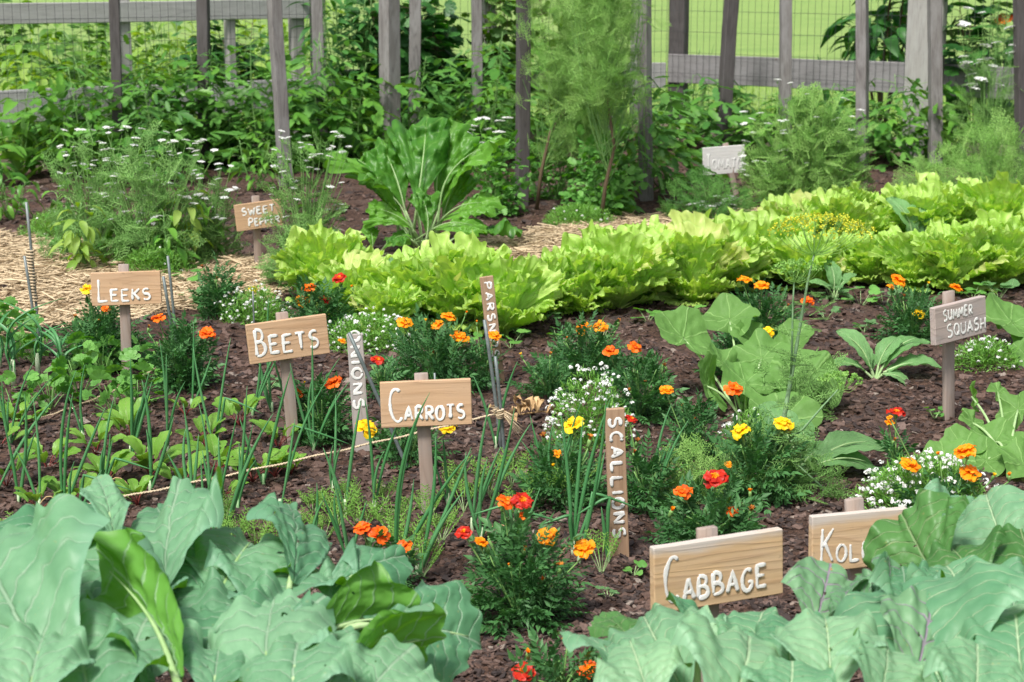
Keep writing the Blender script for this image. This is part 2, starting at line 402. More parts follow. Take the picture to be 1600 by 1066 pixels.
def woodmat(name, c1, c2, grey, greyamt=.3, scale=1.0, knots=True, along='X', topgrey=0.0, topz=.06):
    m, nt = newmat(name); N = NT(nt); out = N.n('ShaderNodeOutputMaterial'); tc = N.n('ShaderNodeTexCoord'); oi = N.n('ShaderNodeObjectInfo')
    cv = N.n('ShaderNodeCombineXYZ'); 
    for i in range(3): N.l(N.math('MULTIPLY', oi.outputs['Random'], 7.0+i*3), cv.inputs[i])
    ad = N.n('ShaderNodeVectorMath', operation='ADD'); N.l(tc.outputs['Object'], ad.inputs[0]); N.l(cv.outputs[0], ad.inputs[1])
    mp = N.n('ShaderNodeMapping'); s = {'X': (1.6, 22, 22), 'Z': (22, 22, 1.6)}[along]; mp.inputs['Scale'].default_value = [q*scale for q in s]
    N.l(ad.outputs[0], mp.inputs[0])
    warp = N.noise(mp.outputs[0], .55, 2, .5)
    rings = N.math('FRACT', N.math('MULTIPLY', warp, 11.0))
    rings = N.math('ABSOLUTE', N.math('SUBTRACT', N.math('MULTIPLY', rings, 2), 1))
    mp2 = N.n('ShaderNodeMapping'); s2 = {'X': (6, 200, 200), 'Z': (200, 200, 6)}[along]; mp2.inputs['Scale'].default_value = s2; N.l(ad.outputs[0], mp2.inputs[0])
    fine = N.noise(mp2.outputs[0], 1, 3, .6)
    f = N.math('ADD', N.math('MULTIPLY', N.math('POWER', rings, 3.0), .55), N.math('MULTIPLY', N.math('SUBTRACT', fine, .35), .8))
    col = N.mix(f, c1, c2)
    mp3 = N.n('ShaderNodeMapping'); s3 = {'X': (3, 9, 9), 'Z': (9, 9, 3)}[along]; mp3.inputs['Scale'].default_value = s3; N.l(ad.outputs[0], mp3.inputs[0])
    gn = N.noise(mp3.outputs[0], 1.5, 4, .65)
    gf = N.math('MULTIPLY', N.ramp(gn, .38, .68), greyamt)
    if topgrey:
        sp = N.n('ShaderNodeSeparateXYZ'); N.l(tc.outputs['Object'], sp.inputs[0])
        tz = N.ramp(N.math('ADD', sp.outputs[2], N.math('MULTIPLY', gn, .07)), topz, topz+.035)
        gf = N.math('MAXIMUM', gf, N.math('MULTIPLY', tz, topgrey))
    col = N.mix(gf, col, N.mix(fine, tuple(q*.6 for q in grey), grey))
    dn = N.noise(ad.outputs[0], 38, 4, .7); col = N.mix(N.math('MULTIPLY', N.ramp(dn, .62, .74), .35), col, (.12, .085, .065))
    if knots:
        vo = N.n('ShaderNodeTexVoronoi'); vo.inputs['Scale'].default_value = 3.2; mk = N.n('ShaderNodeMapping'); mk.inputs['Scale'].default_value = {'X': (.75, 1, 1.3), 'Z': (1.3, 1, .75)}[along]
        N.l(ad.outputs[0], mk.inputs[0]); N.l(mk.outputs[0], vo.inputs['Vector'])
        kf = N.math('SUBTRACT', 1, N.ramp(vo.outputs['Distance'], .02, .045)); col = N.mix(N.math('MULTIPLY', kf, .7), col, (.12, .06, .035))
    pr = N.n('ShaderNodeBsdfPrincipled'); N.l(col, pr.inputs['Base Color']); pr.inputs['Roughness'].default_value = .75; pr.inputs['Specular IOR Level'].default_value = .25
    b = N.n('ShaderNodeBump'); b.inputs['Strength'].default_value = .5; b.inputs['Distance'].default_value = .002; N.l(f, b.inputs['Height']); N.l(b.outputs[0], pr.inputs['Normal'])
    N.l(pr.outputs[0], out.inputs[0]); return m

M = {}
M['broc'] = leafmat('broccoli_leaf', (.085, .25, .12), (.23, .44, .25), back=(.14, .36, .06), vein=(.33, .48, .33), veins=6, vk=1.1, trans=.26, rough=.46, bump=.5, net=0, edge=(.20, .40, .26), midw=.03)
M['cab'] = leafmat('cabbage_leaf', (.10, .28, .14), (.30, .51, .29), back=(.19, .41, .12), vein=(.46, .62, .38), veins=7, vk=1.2, trans=.25, rough=.46, bump=.6, net=0, edge=(.28, .50, .32), midw=.03)
M['coll'] = leafmat('collard_leaf', (.065, .19, .05), (.11, .27, .075), back=(.08, .20, .06), vein=(.30, .42, .20), veins=6, vk=1.2, trans=.3, rough=.4, bump=.6, midw=.03)
M['kohl'] = leafmat('kohlrabi_leaf', (.13, .29, .14), (.20, .38, .20), back=(.13, .27, .12), vein=(.34, .22, .36), veins=5, vk=1.2, trans=.25, rough=.46, bump=.5, midw=.035)
M['lett'] = leafmat('lettuce_leaf', (.38, .62, .11), (.64, .84, .27), back=(.46, .68, .18), vein=(.62, .78, .28), veins=5, vk=1.0, trans=.42, rough=.42, bump=.4, yellow=(.62, .66, .25))
M['chard'] = leafmat('chard_leaf', (.055, .20, .03), (.15, .38, .045), back=(.14, .34, .07), vein=(.20, .42, .09), veins=7, vk=1.1, trans=.38, rough=.36, bump=.35)
M['squash'] = leafmat('squash_leaf', (.125, .32, .05), (.24, .48, .09), back=(.16, .34, .08), vein=(.32, .55, .18), veins=7, radial=1, trans=.32, rough=.6, bump=.4, net=16)
M['turnip'] = leafmat('turnip_leaf', (.14, .33, .10), (.20, .41, .15), back=(.15, .33, .12), vein=(.34, .52, .26), veins=8, vk=1.2, trans=.28, rough=.5, bump=.6, net=14)
M['mari'] = leafmat('marigold_leaf', (.035, .125, .035), (.09, .24, .075), trans=.22, rough=.5, bump=0)
M['alys'] = leafmat('alyssum_leaf', (.12, .30, .05), (.22, .46, .09), trans=.25, rough=.6, bump=0)
M['pepper'] = leafmat('pepper_leaf', (.06, .21, .03), (.17, .40, .055), back=(.14, .30, .07), trans=.35, rough=.38, bump=0)
M['tomato'] = leafmat('tomato_leaf', (.055, .19, .035), (.16, .37, .075), back=(.12, .28, .08), trans=.33, rough=.5, bump=0)
M['darkleaf'] = leafmat('dark_shrub_leaf', (.025, .11, .025), (.07, .23, .045), trans=.25, rough=.45, bump=0)
M['vine'] = leafmat('vine_leaf', (.05, .16, .03), (.20, .38, .06), trans=.35, rough=.5, bump=0)
M['pale'] = leafmat('pale_leaf', (.20, .38, .06), (.36, .52, .12), trans=.4, rough=.5, bump=0)
M['fern'] = leafmat('coriander_leaf', (.17, .37, .09), (.32, .56, .18), trans=.35, rough=.6, bump=0)
M['seedhead'] = leafmat('seed_head_green', (.19, .42, .08), (.36, .60, .17), trans=.25, rough=.6, bump=0)
M['carrot'] = leafmat('carrot_leaf', (.17, .38, .06), (.27, .52, .10), trans=.3, rough=.6, bump=0)
M['onion'] = leafmat('onion_leaf', (.06, .22, .07), (.11, .31, .12), trans=.1, rough=.38, bump=0)
M['beet'] = leafmat('beet_leaf', (.14, .34, .04), (.23, .46, .07), back=(.18, .34, .08), vein=(.28, .40, .12), veins=6, trans=.35, rough=.4, bump=.4)
M['celery'] = leafmat('celery_leaf', (.09, .27, .05), (.18, .42, .09), trans=.3, rough=.5, bump=0)
M['stem'] = simplemat('green_stem', (.10, .24, .06), (.22, .40, .12), 30, .5, 0)
M['pstem'] = simplemat('pale_green_stem', (.26, .42, .16), (.40, .55, .28), 30, .5, 0)
M['rstem'] = simplemat('beet_red_stem', (.12, .02, .022), (.22, .05, .04), 30, .4, 0)
M['bstem'] = simplemat('woody_stem', (.06, .04, .03), (.14, .10, .06), 60, .8, .2)
M['dillstem'] = simplemat('dill_stem', (.16, .30, .14), (.25, .40, .22), 40, .5, 0)
M['onionbase'] = simplemat('onion_white_base', (.22, .42, .18), (.50, .60, .40), 30, .5, 0)
M['orange'] = leafmat('orange_petal', (.92, .28, .004), (1.0, .44, .01), trans=.3, rough=.5, bump=0)
M['ored'] = leafmat('orange_red_petal', (.78, .09, .004), (.95, .22, .008), trans=.25, rough=.5, bump=0)
M['red'] = leafmat('red_petal', (.40, .012, .006), (.62, .03, .008), trans=.2, rough=.45, bump=0)
M['yellow'] = leafmat('yellow_petal', (.92, .60, .008), (1.0, .74, .02), trans=.3, rough=.5, bump=0)
M['white'] = leafmat('white_petal', (.78, .80, .76), (.90, .91, .90), trans=.15, rough=.6, bump=0)
M['dillyellow'] = leafmat('dill_yellow', (.46, .54, .05), (.76, .74, .06), trans=.2, rough=.6, bump=0)
M['budbrown'] = simplemat('withered_petal', (.20, .05, .02), (.55, .22, .03), 40, .7, 0)
M['lav'] = simplemat('lavender_flower', (.20, .17, .32), (.34, .30, .48), 40, .7, 0)
M['dry'] = simplemat('dry_leaf', (.32, .20, .09), (.60, .42, .22), 40, .8, .2)
M['board'] = woodmat('cedar_board', (.58, .385, .235), (.43, .26, .145), (.46, .42, .39), .10, topgrey=.0, knots=True)
M['boardtop'] = woodmat('cedar_board_weathered_top', (.60, .42, .24), (.42, .26, .14), (.66, .64, .63), .12, topgrey=.75, topz=.080, knots=False)
M['boardgrey'] = woodmat('grey_weathered_board', (.47, .39, .36), (.33, .26, .235), (.50, .47, .47), .65, knots=False)
M['boardwhite'] = woodmat('bleached_board', (.76, .74, .72), (.62, .60, .58), (.80, .80, .80), .6, knots=False)
M['post'] = woodmat('sign_post_wood', (.36, .275, .23), (.25, .185, .15), (.42, .38, .36), .6, along='Z', knots=False)
M['stake'] = woodmat('brown_stake_wood', (.42, .28, .18), (.29, .18, .11), (.42, .36, .32), .2, along='Z', knots=False)
M['stakegrey'] = woodmat('grey_stake_wood', (.46, .41, .38), (.31, .27, .25), (.53, .51, .50), .7, along='Z', knots=False)
M['fencestake'] = woodmat('tomato_stake_wood', (.225, .21, .205), (.085, .078, .078), (.35, .34, .34), .75, along='Z', knots=False)
M['fencedark'] = woodmat('dark_stake_wood', (.095, .085, .085), (.045, .04, .042), (.15, .14, .145), .5, along='Z', knots=False)
M['rail'] = woodmat('fence_rail_wood', (.42, .42, .41), (.28, .28, .275), (.54, .54, .54), .6, knots=True)
M['fpost'] = woodmat('fence_post_wood', (.36, .35, .33), (.22, .215, .21), (.50, .50, .48), .6, along='Z', knots=False)
M['railgrey'] = woodmat('dark_rail_wood', (.25, .24, .245), (.15, .145, .15), (.33, .325, .33), .6, knots=True)  # darker grey wood for the rails of the right fence
M['kick'] = woodmat('bed_edge_wood', (.28, .25, .17), (.19, .165, .11), (.36, .35, .32), .4, knots=False)
M['paint'] = simplemat('white_sign_paint', (.72, .72, .70), (.85, .85, .83), 200, .55, .15)
M['wire'] = simplemat('galvanised_wire', (.04, .045, .05), (.08, .09, .09), 30, .55, 0, metal=.4)
M['rod'] = simplemat('metal_rod', (.13, .16, .16), (.24, .27, .27), 60, .5, .1, metal=.3)
M['twine'] = simplemat('jute_twine', (.50, .38, .24), (.68, .56, .39), 300, .9, .5)
# ================= GROUND =================
fL = G(-260, 284); fM = G(490, 238); fC = G(1040, 216); fR = G(1960, 286)     # fence foot line: left, corner, right
def fence_y(x):
    x = np.asarray(x, float)
    g = lambda a, b: a[1]+(x-a[0])*(b[1]-a[1])/(b[0]-a[0])
    return np.where(x < fM[0], g(fL, fM), np.where(x < fC[0], g(fM, fC), g(fC, fR)))
def soilz(x, y):
    return .014*vnoise(x*2.1, y*2.1, 1)+.011*vnoise(x*6, y*6, 2)+.009*vnoise(x*17, y*17, 3)+.0035*vnoise(x*43, y*43, 4)
def make_soil():
    nx, ny = 560, 760
    t = np.linspace(0, 1, ny); 
    xs = np.linspace(-1, 1, nx)
    Tt, Xs = np.meshgrid(t, xs, indexing='ij')
    d = 2.2*(9.0**Tt)                                  # finer rows close to the viewer
    X = Xs*(1.2+.36*d); yf = fence_y(X)
    Yv = 2.2+(d-2.2)/(19.8-2.2)*(yf-2.2)
    Z = soilz(X, Yv)
    V = np.stack([X, Yv, Z], -1).reshape(-1, 3)
    i, j = np.meshgrid(np.arange(ny-1), np.arange(nx-1), indexing='ij')
    Q = np.stack([i*nx+j, i*nx+j+1, (i+1)*nx+j+1, (i+1)*nx+j], -1).reshape(-1, 4)
    m, nt = newmat('garden_soil'); N = NT(nt); out = N.n('ShaderNodeOutputMaterial'); geo = N.n('ShaderNodeNewGeometry')
    a = N.noise(geo.outputs['Position'], 55, 6, .75, .6); b_ = N.noise(geo.outputs['Position'], 3.2, 4, .6); c_ = N.noise(geo.outputs['Position'], 190, 3, .7)
    col = N.mix(N.ramp(a, .36, .70), (.022, .014, .011), (.15, .086, .062)); col = N.mix(N.math('MULTIPLY', N.ramp(b_, .42, .72), .55), col, (.13, .092, .078))
    col = N.mix(N.math('MULTIPLY', N.ramp(c_, .62, .78), .5), col, (.22, .165, .14))
    pr = N.n('ShaderNodeBsdfPrincipled'); N.l(col, pr.inputs['Base Color']); pr.inputs['Roughness'].default_value = .9; pr.inputs['Specular IOR Level'].default_value = .2
    bp = N.n('ShaderNodeBump'); bp.inputs['Strength'].default_value = .9; bp.inputs['Distance'].default_value = .012; N.l(N.math('ADD', a, N.math('MULTIPLY', c_, .4)), bp.inputs['Height']); N.l(bp.outputs[0], pr.inputs['Normal']); N.l(pr.outputs[0], out.inputs[0])
    mb = MB(); mb._put(V, Q, E3, V[:, :2], np.zeros(len(V)), 0); o = mb.build('garden_soil', m); tagit(o, 'dark crumbly mulched soil of the garden beds', None, kind='structure')
make_soil()
def make_lawn():
    m, nt = newmat('lawn'); N = NT(nt); out = N.n('ShaderNodeOutputMaterial'); geo = N.n('ShaderNodeNewGeometry')
    a = N.noise(geo.outputs['Position'], .55, 5, .65); b_ = N.noise(geo.outputs['Position'], 7, 5, .8)
    col = N.mix(N.ramp(a, .3, .7), (.155, .28, .06), (.235, .355, .09)); col = N.mix(N.math('MULTIPLY', N.ramp(b_, .35, .7), .6), col, (.30, .42, .11))
    pr = N.n('ShaderNodeBsdfPrincipled'); N.l(col, pr.inputs['Base Color']); pr.inputs['Roughness'].default_value = .9
    bp = N.n('ShaderNodeBump'); bp.inputs['Distance'].default_value = .05; N.l(b_, bp.inputs['Height']); N.l(bp.outputs[0], pr.inputs['Normal']); N.l(pr.outputs[0], out.inputs[0])
    xs = np.concatenate([-np.geomspace(400, 12, 12), np.linspace(-11, 11, 23), np.geomspace(12, 400, 12)]); ys = np.concatenate([[-60, -10, 2], np.linspace(12, 40, 30), np.geomspace(42, 900, 16)])
    Xg, Yg = np.meshgrid(xs, ys, indexing='ij'); Z = np.full_like(Xg, -.06)
    V = np.stack([Xg, Yg, Z], -1).reshape(-1, 3); ny = len(ys); i, j = np.meshgrid(np.arange(len(xs)-1), np.arange(ny-1), indexing='ij')
    Q = np.stack([i*ny+j, (i+1)*ny+j, (i+1)*ny+j+1, i*ny+j+1], -1).reshape(-1, 4)
    mb = MB(); mb._put(V, Q, E3, V[:, :2], np.zeros(len(V)), 0); o = mb.build('lawn', m); tagit(o, 'sunlit mown lawn beyond the garden fence', None, kind='structure')
    # blades close behind the fence
    mb = MB(); bl = leaflet(1, .09, .1); k = 42000
    X = rng.uniform(-8, 8, k); Y = fence_y(X)+.1+rng.random(k)**1.6*12; T = np.stack([X, Y, np.full(k, -.065)], -1)
    D = unit(np.stack([rng.normal(0, .35, k), rng.normal(0, .35, k), np.ones(k)], -1)); Nn = np.stack([rng.normal(0, 1, k), rng.normal(0, 1, k), np.zeros(k)], -1)
    mb.many(bl, frames(D, Nn), T, rng.uniform(.05, .13, k)); o = mb.build('grass', M['pale']); tagit(o, 'short grass blades of the lawn behind the fence', None, kind='stuff')
make_lawn()

# mulch chips
def make_chips():
    mb = MB(); k = 70000
    px = rng.uniform(-60, 1660, k); py = 226+rng.random(k)**.8*(1120-226)
    r = (RT[None]*((px-800)/F_PX)[:, None]+FW[None]-UP[None]*((py-533)/F_PX)[:, None]); Tt = -H/r[:, 2]; Pos = cam_pos+r*Tt[:, None]
    keep = Pos[:, 1] < fence_y(Pos[:, 0])-.1; Pos = Pos[keep]; k = len(Pos); dist = Pos[:, 1]
    Pos[:, 2] = soilz(Pos[:, 0], Pos[:, 1])+.002
    for q in range(4):
        t = box(1, .28+.12*q, .10+.04*(q % 2), .03, .16, 3, q); V = t[0].copy(); V[:, 2] += .25*V[:, 0]**2*(1 if q % 2 else -1); V[:, 1] *= (1-.5*V[:, 0]*(q % 3))
        t = (V, *t[1:]); s = rng.integers(0, 4, k) == q; n = s.sum()
        a = rng.uniform(0, 6.28, n); D = np.stack([np.cos(a), np.sin(a), rng.normal(0, .28, n)], -1)
        Nn = np.stack([rng.normal(0, .3, n), rng.normal(0, .3, n), np.ones(n)], -1)
        S = (.008+.024*rng.random(n)**2.2)*(0.65+dist[s]/6.5)
        mb.many(t, frames(D, Nn), Pos[s], S, rnd=rng.random(n)**1.0)
    m, nt = newmat('bark_mulch'); N = NT(nt); out = N.n('ShaderNodeOutputMaterial'); at = N.n('ShaderNodeAttribute', attribute_name='rnd'); geo = N.n('ShaderNodeNewGeometry')
    cr = N.n('ShaderNodeValToRGB'); e = cr.color_ramp.elements; e[0].position = 0; e[0].color = (.020, .014, .014, 1); e[1].position = 1; e[1].color = (.42, .36, .31, 1)
    for p, c in ((.35, (.060, .036, .028)), (.70, (.165, .092, .064)), (.955, (.25, .165, .135)), (.975, (.42, .34, .28))): q = e.new(p); q.color = (*c, 1)
    N.l(at.outputs['Fac'], cr.inputs[0]); col = N.mix(N.noise(geo.outputs['Position'], 130, 3), cr.outputs[0], (.04, .028, .026))
    pr = N.n('ShaderNodeBsdfPrincipled'); N.l(col, pr.inputs['Base Color']); pr.inputs['Roughness'].default_value = .85; N.l(pr.outputs[0], out.inputs[0])
    o = mb.build('bark_mulch', m, smooth=False); tagit(o, 'loose shredded bark mulch lying over the soil', None, kind='stuff')
    # pale pebbles and splinters
make_chips()

def poly_sample(lower, upper, k):
    lx, ly = np.array(lower).T; ux, uy = np.array(upper).T
    x = rng.uniform(lx[0], lx[-1], k); a = np.interp(x, lx, ly); b = np.interp(x, ux, uy); t = rng.random(k); y = a+(b-a)*t
    r = (RT[None]*((x-800)/F_PX)[:, None]+FW[None]-UP[None]*((y-533)/F_PX)[:, None]); Pp = cam_pos+r*(-H/r[:, 2])[:, None]; return Pp, t
def make_straw():
    mb = MB(); base = []
    for n, (lo, up, k, dens) in enumerate([([(-60, 535), (60, 515), (150, 508), (330, 480), (470, 450)], [(-60, 362), (130, 378), (300, 402), (470, 408)], 8500, 1),
                              ([(470, 450), (600, 430), (700, 425), (1000, 402), (1250, 350)], [(470, 425), (600, 418), (640, 404), (800, 366), (1000, 338), (1250, 326)], 6000, 1),
                              ([(1250, 350), (1420, 330), (1640, 320)], [(1250, 322), (1420, 312), (1640, 300)], 900, 1)]):
        Pp, t = poly_sample(lo, up, k); keep = (vnoise(Pp[:, 0]*1.6, Pp[:, 1]*1.6, 77) < (.12 if n == 0 else .38)) | ((Pp[:, 0]/Pp[:, 1]) < -.235); Pp = Pp[keep]; t = t[keep]; edge = np.minimum(t, 1-t); k = len(Pp); z = soilz(Pp[:, 0], Pp[:, 1])+.006+rng.random(k)*.05*np.clip(edge*4, .1, 1)*(.5+.5*vnoise(Pp[:, 0]*3, Pp[:, 1]*3, 8)).clip(.1, 1)
        Pp[:, 2] = z
        for q in range(3):
            s = rng.integers(0, 3, k) == q; kk = s.sum(); L = 1.0
            tpl = tube([[-.5, 0, 0], [-.1, .03*q, .02], [.25, .05*q, .0], [.5, .02, .02*q]], [.016, .016, .014, .012], 4)
            a = rng.normal(.25, .9, kk); D = np.stack([np.cos(a), np.sin(a), rng.normal(0, .14, kk)], -1); R = frames(D, np.tile([0, 0, 1.], (kk, 1)))
            R = R[:, :, [1, 0, 2]]*np.array([1, -1, 1]); mb.many(tpl, R, Pp[s], rng.uniform(.10, .28, kk))
    m = simplemat('straw', (.26, .185, .105), (.66, .53, .35), 60, .75, 0, rndmix=.9)
    o = mb.build('straw_mulch', m); tagit(o, 'golden straw mulch along the path behind the lettuce row', None, kind='stuff')
make_straw()

# ================= FENCE =================
def seg_box(mb, p0, p1, z0, z1, th, off=0., mat=0, seg=6, rough=.008, seed=0):
    p0 = np.array(p0, float); p1 = np.array(p1, float); d = p1-p0; L = np.linalg.norm(d[:2]); yaw = math.atan2(d[1], d[0])
    R = rotz(yaw); c = (p0+p1)/2+R@np.array([0, off, 0]); c[2] = (z0+z1)/2
    mb.add(box(L, th, z1-z0, .006, rough, seg, seed), R, c, mat=mat); return R, c
def obox(name, mat, parent, size, R, c, seg=6, rough=.008, seed=0, bev=.006):
    """a box as its own object, local X along its length so the wood grain follows it"""
    mb = MB(); mb.add(box(*size, bev, rough, seg, seed), rnd=random.random()); o = mb.build(name, mat, parent, smooth=False)
    Mx = Matrix([[*map(float, R[0]), float(c[0])], [*map(float, R[1]), float(c[1])], [*map(float, R[2]), float(c[2])], [0, 0, 0, 1]])
    if parent: Mx = Matrix.Translation(-parent.location) @ Mx
    o.matrix_local = Mx; return o
def wiremesh(name, parent, p0, p1, z0, z1, off):
    mb = MB(); d = (p1-p0)[:2]; L = np.linalg.norm(d); e = np.array([*(d/L), 0]); nrm = np.array([-e[1], e[0], 0])*off; o3 = parent.location
    b0 = np.array([p0[0], p0[1], 0])+nrm-np.array([o3.x, o3.y, o3.z]); n = int(L/.075)
    for i in range(n+1):
        q = b0+e*i*L/n; j = random.uniform(-.006, .006); mb.add(tube([q+[0, 0, z0], q+e*j+[0, 0, (z0+z1)/2], q+[0, 0, z1]],   .0019, 4, False))
    for z in np.arange(z0, z1+.01, .21): mb.add(tube([b0+[0, 0, z], b0+e*L/2+[0, 0, z-.004], b0+e*L+[0, 0, z]],   .0019, 4, False))
    return mb.build(name, M['wire'], parent)
def fence(label, p0, p1, rails, posts, kick, zt, rm='rail'):
    t = thing('garden_fence', (p0+p1)/2, label, 'fence')
    d = p1-p0; yaw = math.atan2(d[1], d[0]); R = rotz(yaw); L = np.linalg.norm(d[:2])
    for n, (z0, z1) in enumerate(rails):
        c = (p0+p1)/2; c[2] = (z0+z1)/2; obox('rail', M[rm], t, (L, .035, z1-z0), R, c+R@np.array([0, .03, 0]), 10, .01, n)
    c = (p0+p1)/2; c[2] = (kick[0]+kick[1])/2; obox('edge_board', M['kick'], t, (L, .04, kick[1]-kick[0]), R, c+R@np.array([0, -.02, 0]), 10, .008, 5)
    Rz = R@roty(-math.pi/2)
    for i, (f, w) in enumerate(posts):
        q = p0+d*f; o = obox('post', M['fpost'], t, (zt+.1, .09, w), R, [q[0], q[1], (zt-.1)/2], 1, 0, i) if False else None
        mb = MB(); bx = box(zt+.2, .10, w, .008, .006, 5, i); V = bx[0] @ roty(-math.pi/2).T; mb.add((V, *bx[1:])); o = mb.build('post', M['fencedark' if w == .19 else 'fpost'], t, smooth=False)
        cc = np.array([q[0], q[1], zt/2-.1])+R@np.array([0, .10 if w < .3 else -.02, 0]); Mx = Matrix.Translation(Vector([float(v) for v in cc])-t.location) @ Matrix.Rotation(yaw, 4, 'Z'); o.matrix_local = Mx
    wiremesh('wire_mesh', t, p0, p1, .05, zt-.08, -.012)
    return t
def frac_seg(A, B, x):      # where the vertical plane through the viewer and column x meets the line A-B
    b = (B-A)[:2]; r = ray(x, 240); return (A[0]*r[1]-A[1]*r[0])/(-(b[0]*r[1]-b[1]*r[0]))
def frac_left(x): return frac_seg(fL, fM, x)
def frac_right(x): return frac_seg(fC, fR, x)
def foot(x):                # picture row of the fence foot
    return float(np.interp(x, [-260, 490, 1040, 1960], [284, 238, 216, 286]))
fence('weathered grey rail and wire fence with a top rail at the left back', fL, fM, [(.41, .70), (1.27, 1.45)], [(frac_left(x), w) for x, w in ((-90, .12), (207, .11), (372, .08), (475, .13), (508, .13))], (-.03, .15), 1.75)
fence('weathered grey rail and wire fence behind the vine in the middle of the picture', fM, fC, [(.52, .78), (1.50, 1.66)], [(frac_seg(fM, fC, x), w) for x, w in ((770, .12), (1000, .12))], (-.03, .17), 1.9)
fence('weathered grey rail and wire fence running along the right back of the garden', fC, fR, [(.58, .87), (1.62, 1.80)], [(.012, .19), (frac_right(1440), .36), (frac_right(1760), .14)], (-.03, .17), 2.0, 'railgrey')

# ================= TOMATO STAKES =================
stakes = [ # top x at y=0, width px, base x, base y, dark, label
 (176, 19, 184, 238, 1, 'dark square wooden stake, leftmost in the row of tall garden stakes'),
 (318, 21, 318, 250, 1, 'dark square stake, second from the left in the tall stake row'),
 (427, 22, 446, 290, 0, 'grey leaning stake between the second stake and the pale double fence post'),
 (493, 20, 506, 250, 0, 'grey stake standing right in front of the pale double fence post'),
 (607, 29, 612, 262, 0, 'two-toned square stake with a pale sunlit right face behind the big chard'),
 (647, 21, 648, 250, 0, 'grey stake close to the right of the two-toned stake, behind the chard'),
 (743, 18, 745, 246, 0, 'slim grey stake between the big chard and the tall feathery coriander'),
 (820, 23, 813, 320, 1, 'dark stake at the left edge of the tall feathery coriander'),
 (952, 13, 952, 240, 1, 'thin dark stake half hidden behind the tall feathery coriander'),
 (1007, 21, 1010, 312, 0, 'pale grey stake at the right edge of the tall feathery coriander'),
 (1146, 22, 1130, 232, 1, 'dark knotty stake leaning left, above the half hidden Tomato sign'),
 (1226, 20, 1228, 240, 0, 'pale grey stake standing against the bright lawn, between two others'),
 (1345, 20, 1347, 262, 0, 'pale grey stake left of the wide pale post in the right fence'),
 (1460, 22, 1460, 232, 0, 'grey stake standing directly in front of the wide pale fence post'),
 (1594, 18, 1594, 240, 1, 'dark stake at the far right edge of the picture')]
for i, (xt, w, xb, yb, dk, lab) in enumerate(stakes):
    b = G(xb, max(yb, foot(xb)+14)); Y = b[1]; tp = PY(xt, -60, Y+.02); wd = px_size(w, Y)*.88
    L = np.linalg.norm(tp-b)+.15; ax = unit(tp-b); yaw = [.15, -.1, .5, .2, .75, .1, .2, .3, .1, -.6, .3, .1, -.5, .1, .3][i]
    mb = MB(); bx = box(L, wd*.92, wd*.92, .005, .0035, 12, i+20); V = bx[0] @ roty(-math.pi/2).T; V[:, 2] += L/2; V[:, 0] += .009*np.sin(V[:, 2]*1.7+i)
    mb.add((V, *bx[1:])); o = mb.build('garden_stake', M['fencedark' if dk else 'fencestake'], smooth=False)
    X = unit(np.cross([0, 1, 0], ax)); Yv = np.cross(ax, X); R = np.stack([X, Yv, ax], 1) @ rotz(yaw)
    Mx = Matrix.Identity(4)
    for a in range(3):
        for c in range(3): Mx[a][c] = float(R[a][c])
    Mx.translation = Vector([float(q) for q in (b-ax*.12)]); o.matrix_local = Mx
    tagit(o, lab, 'garden stake', 'tall wooden stakes by the fence')

# ================= SIGNS =================
def arc(cx, cy, rx, ry, a0, a1, k=9): return [(cx+rx*math.cos(math.radians(a0+(a1-a0)*i/(k-1))), cy+ry*math.sin(math.radians(a0+(a1-a0)*i/(k-1)))) for i in range(k)]
FONT = {
 'A': [[(0, 0), (.5, 1), (1, 0)], [(.2, .36), (.8, .36)]],
 'B': [[(.05, 1), (.05, 0)], [(.05, 1), *arc(.35, .76, .42, .24, 90, -90), (.05, .52)], [(.05, .52), *arc(.4, .26, .55, .26, 90, -90), (.05, 0)]],
 'C': [arc(.58, .5, .56, .5, 55, 310, 14)],
 'E': [[(.95, 1), (.08, 1), (.08, 0), (1, 0)], [(.08, .52), (.8, .52)]],
 'G': [arc(.55, .5, .52, .5, 50, 330, 14)+[(1, .42), (.6, .42)]],
 'I': [[(.5, 1), (.5, 0)]],
 'K': [[(.08, 1), (.08, 0)], [(.95, 1), (.1, .45)], [(.3, .58), (1, 0)]],
 'L': [[(.1, 1), (.1, 0), (1, .03)]],
 'M': [[(.02, 0), (.12, 1), (.5, .3), (.88, 1), (1, 0)]],
 'N': [[(.06, 0), (.06, 1), (.94, 0), (.94, 1)]],
 'O': [arc(.5, .5, .5, .5, 90, 452, 18)],
 'P': [[(.08, 1), (.08, 0)], [(.08, 1), *arc(.45, .74, .5, .26, 90, -90), (.08, .48)]],
 'Q': [arc(.5, .5, .5, .5, 90, 452, 18), [(.55, .25), (1.02, -.05)]],
 'R': [[(.08, 1), (.08, 0)], [(.08, 1), *arc(.42, .75, .5, .25, 90, -90), (.08, .5)], [(.35, .5), (1, 0)]],
 'S': [[*arc(.52, .76, .42, .24, 40, 250, 9), *arc(.48, .27, .46, .27, 70, -140, 9)]],
 'T': [[(0, 1), (1, 1)], [(.5, 1), (.5, 0)]],
 'U': [[(.03, 1), (.03, .4), *arc(.5, .35, .47, .35, 180, 360, 8), (.97, 1)]],
 'W': [[(0, 1), (.25, 0), (.5, .75), (.75, 0), (1, 1)]],
 'H': [[(.05, 0), (.05, 1)], [(.95, 0), (.95, 1)], [(.05, .5), (.95, .5)]],
 'J': [[(.8, 1), (.8, .2), (.3, 0)]],
}
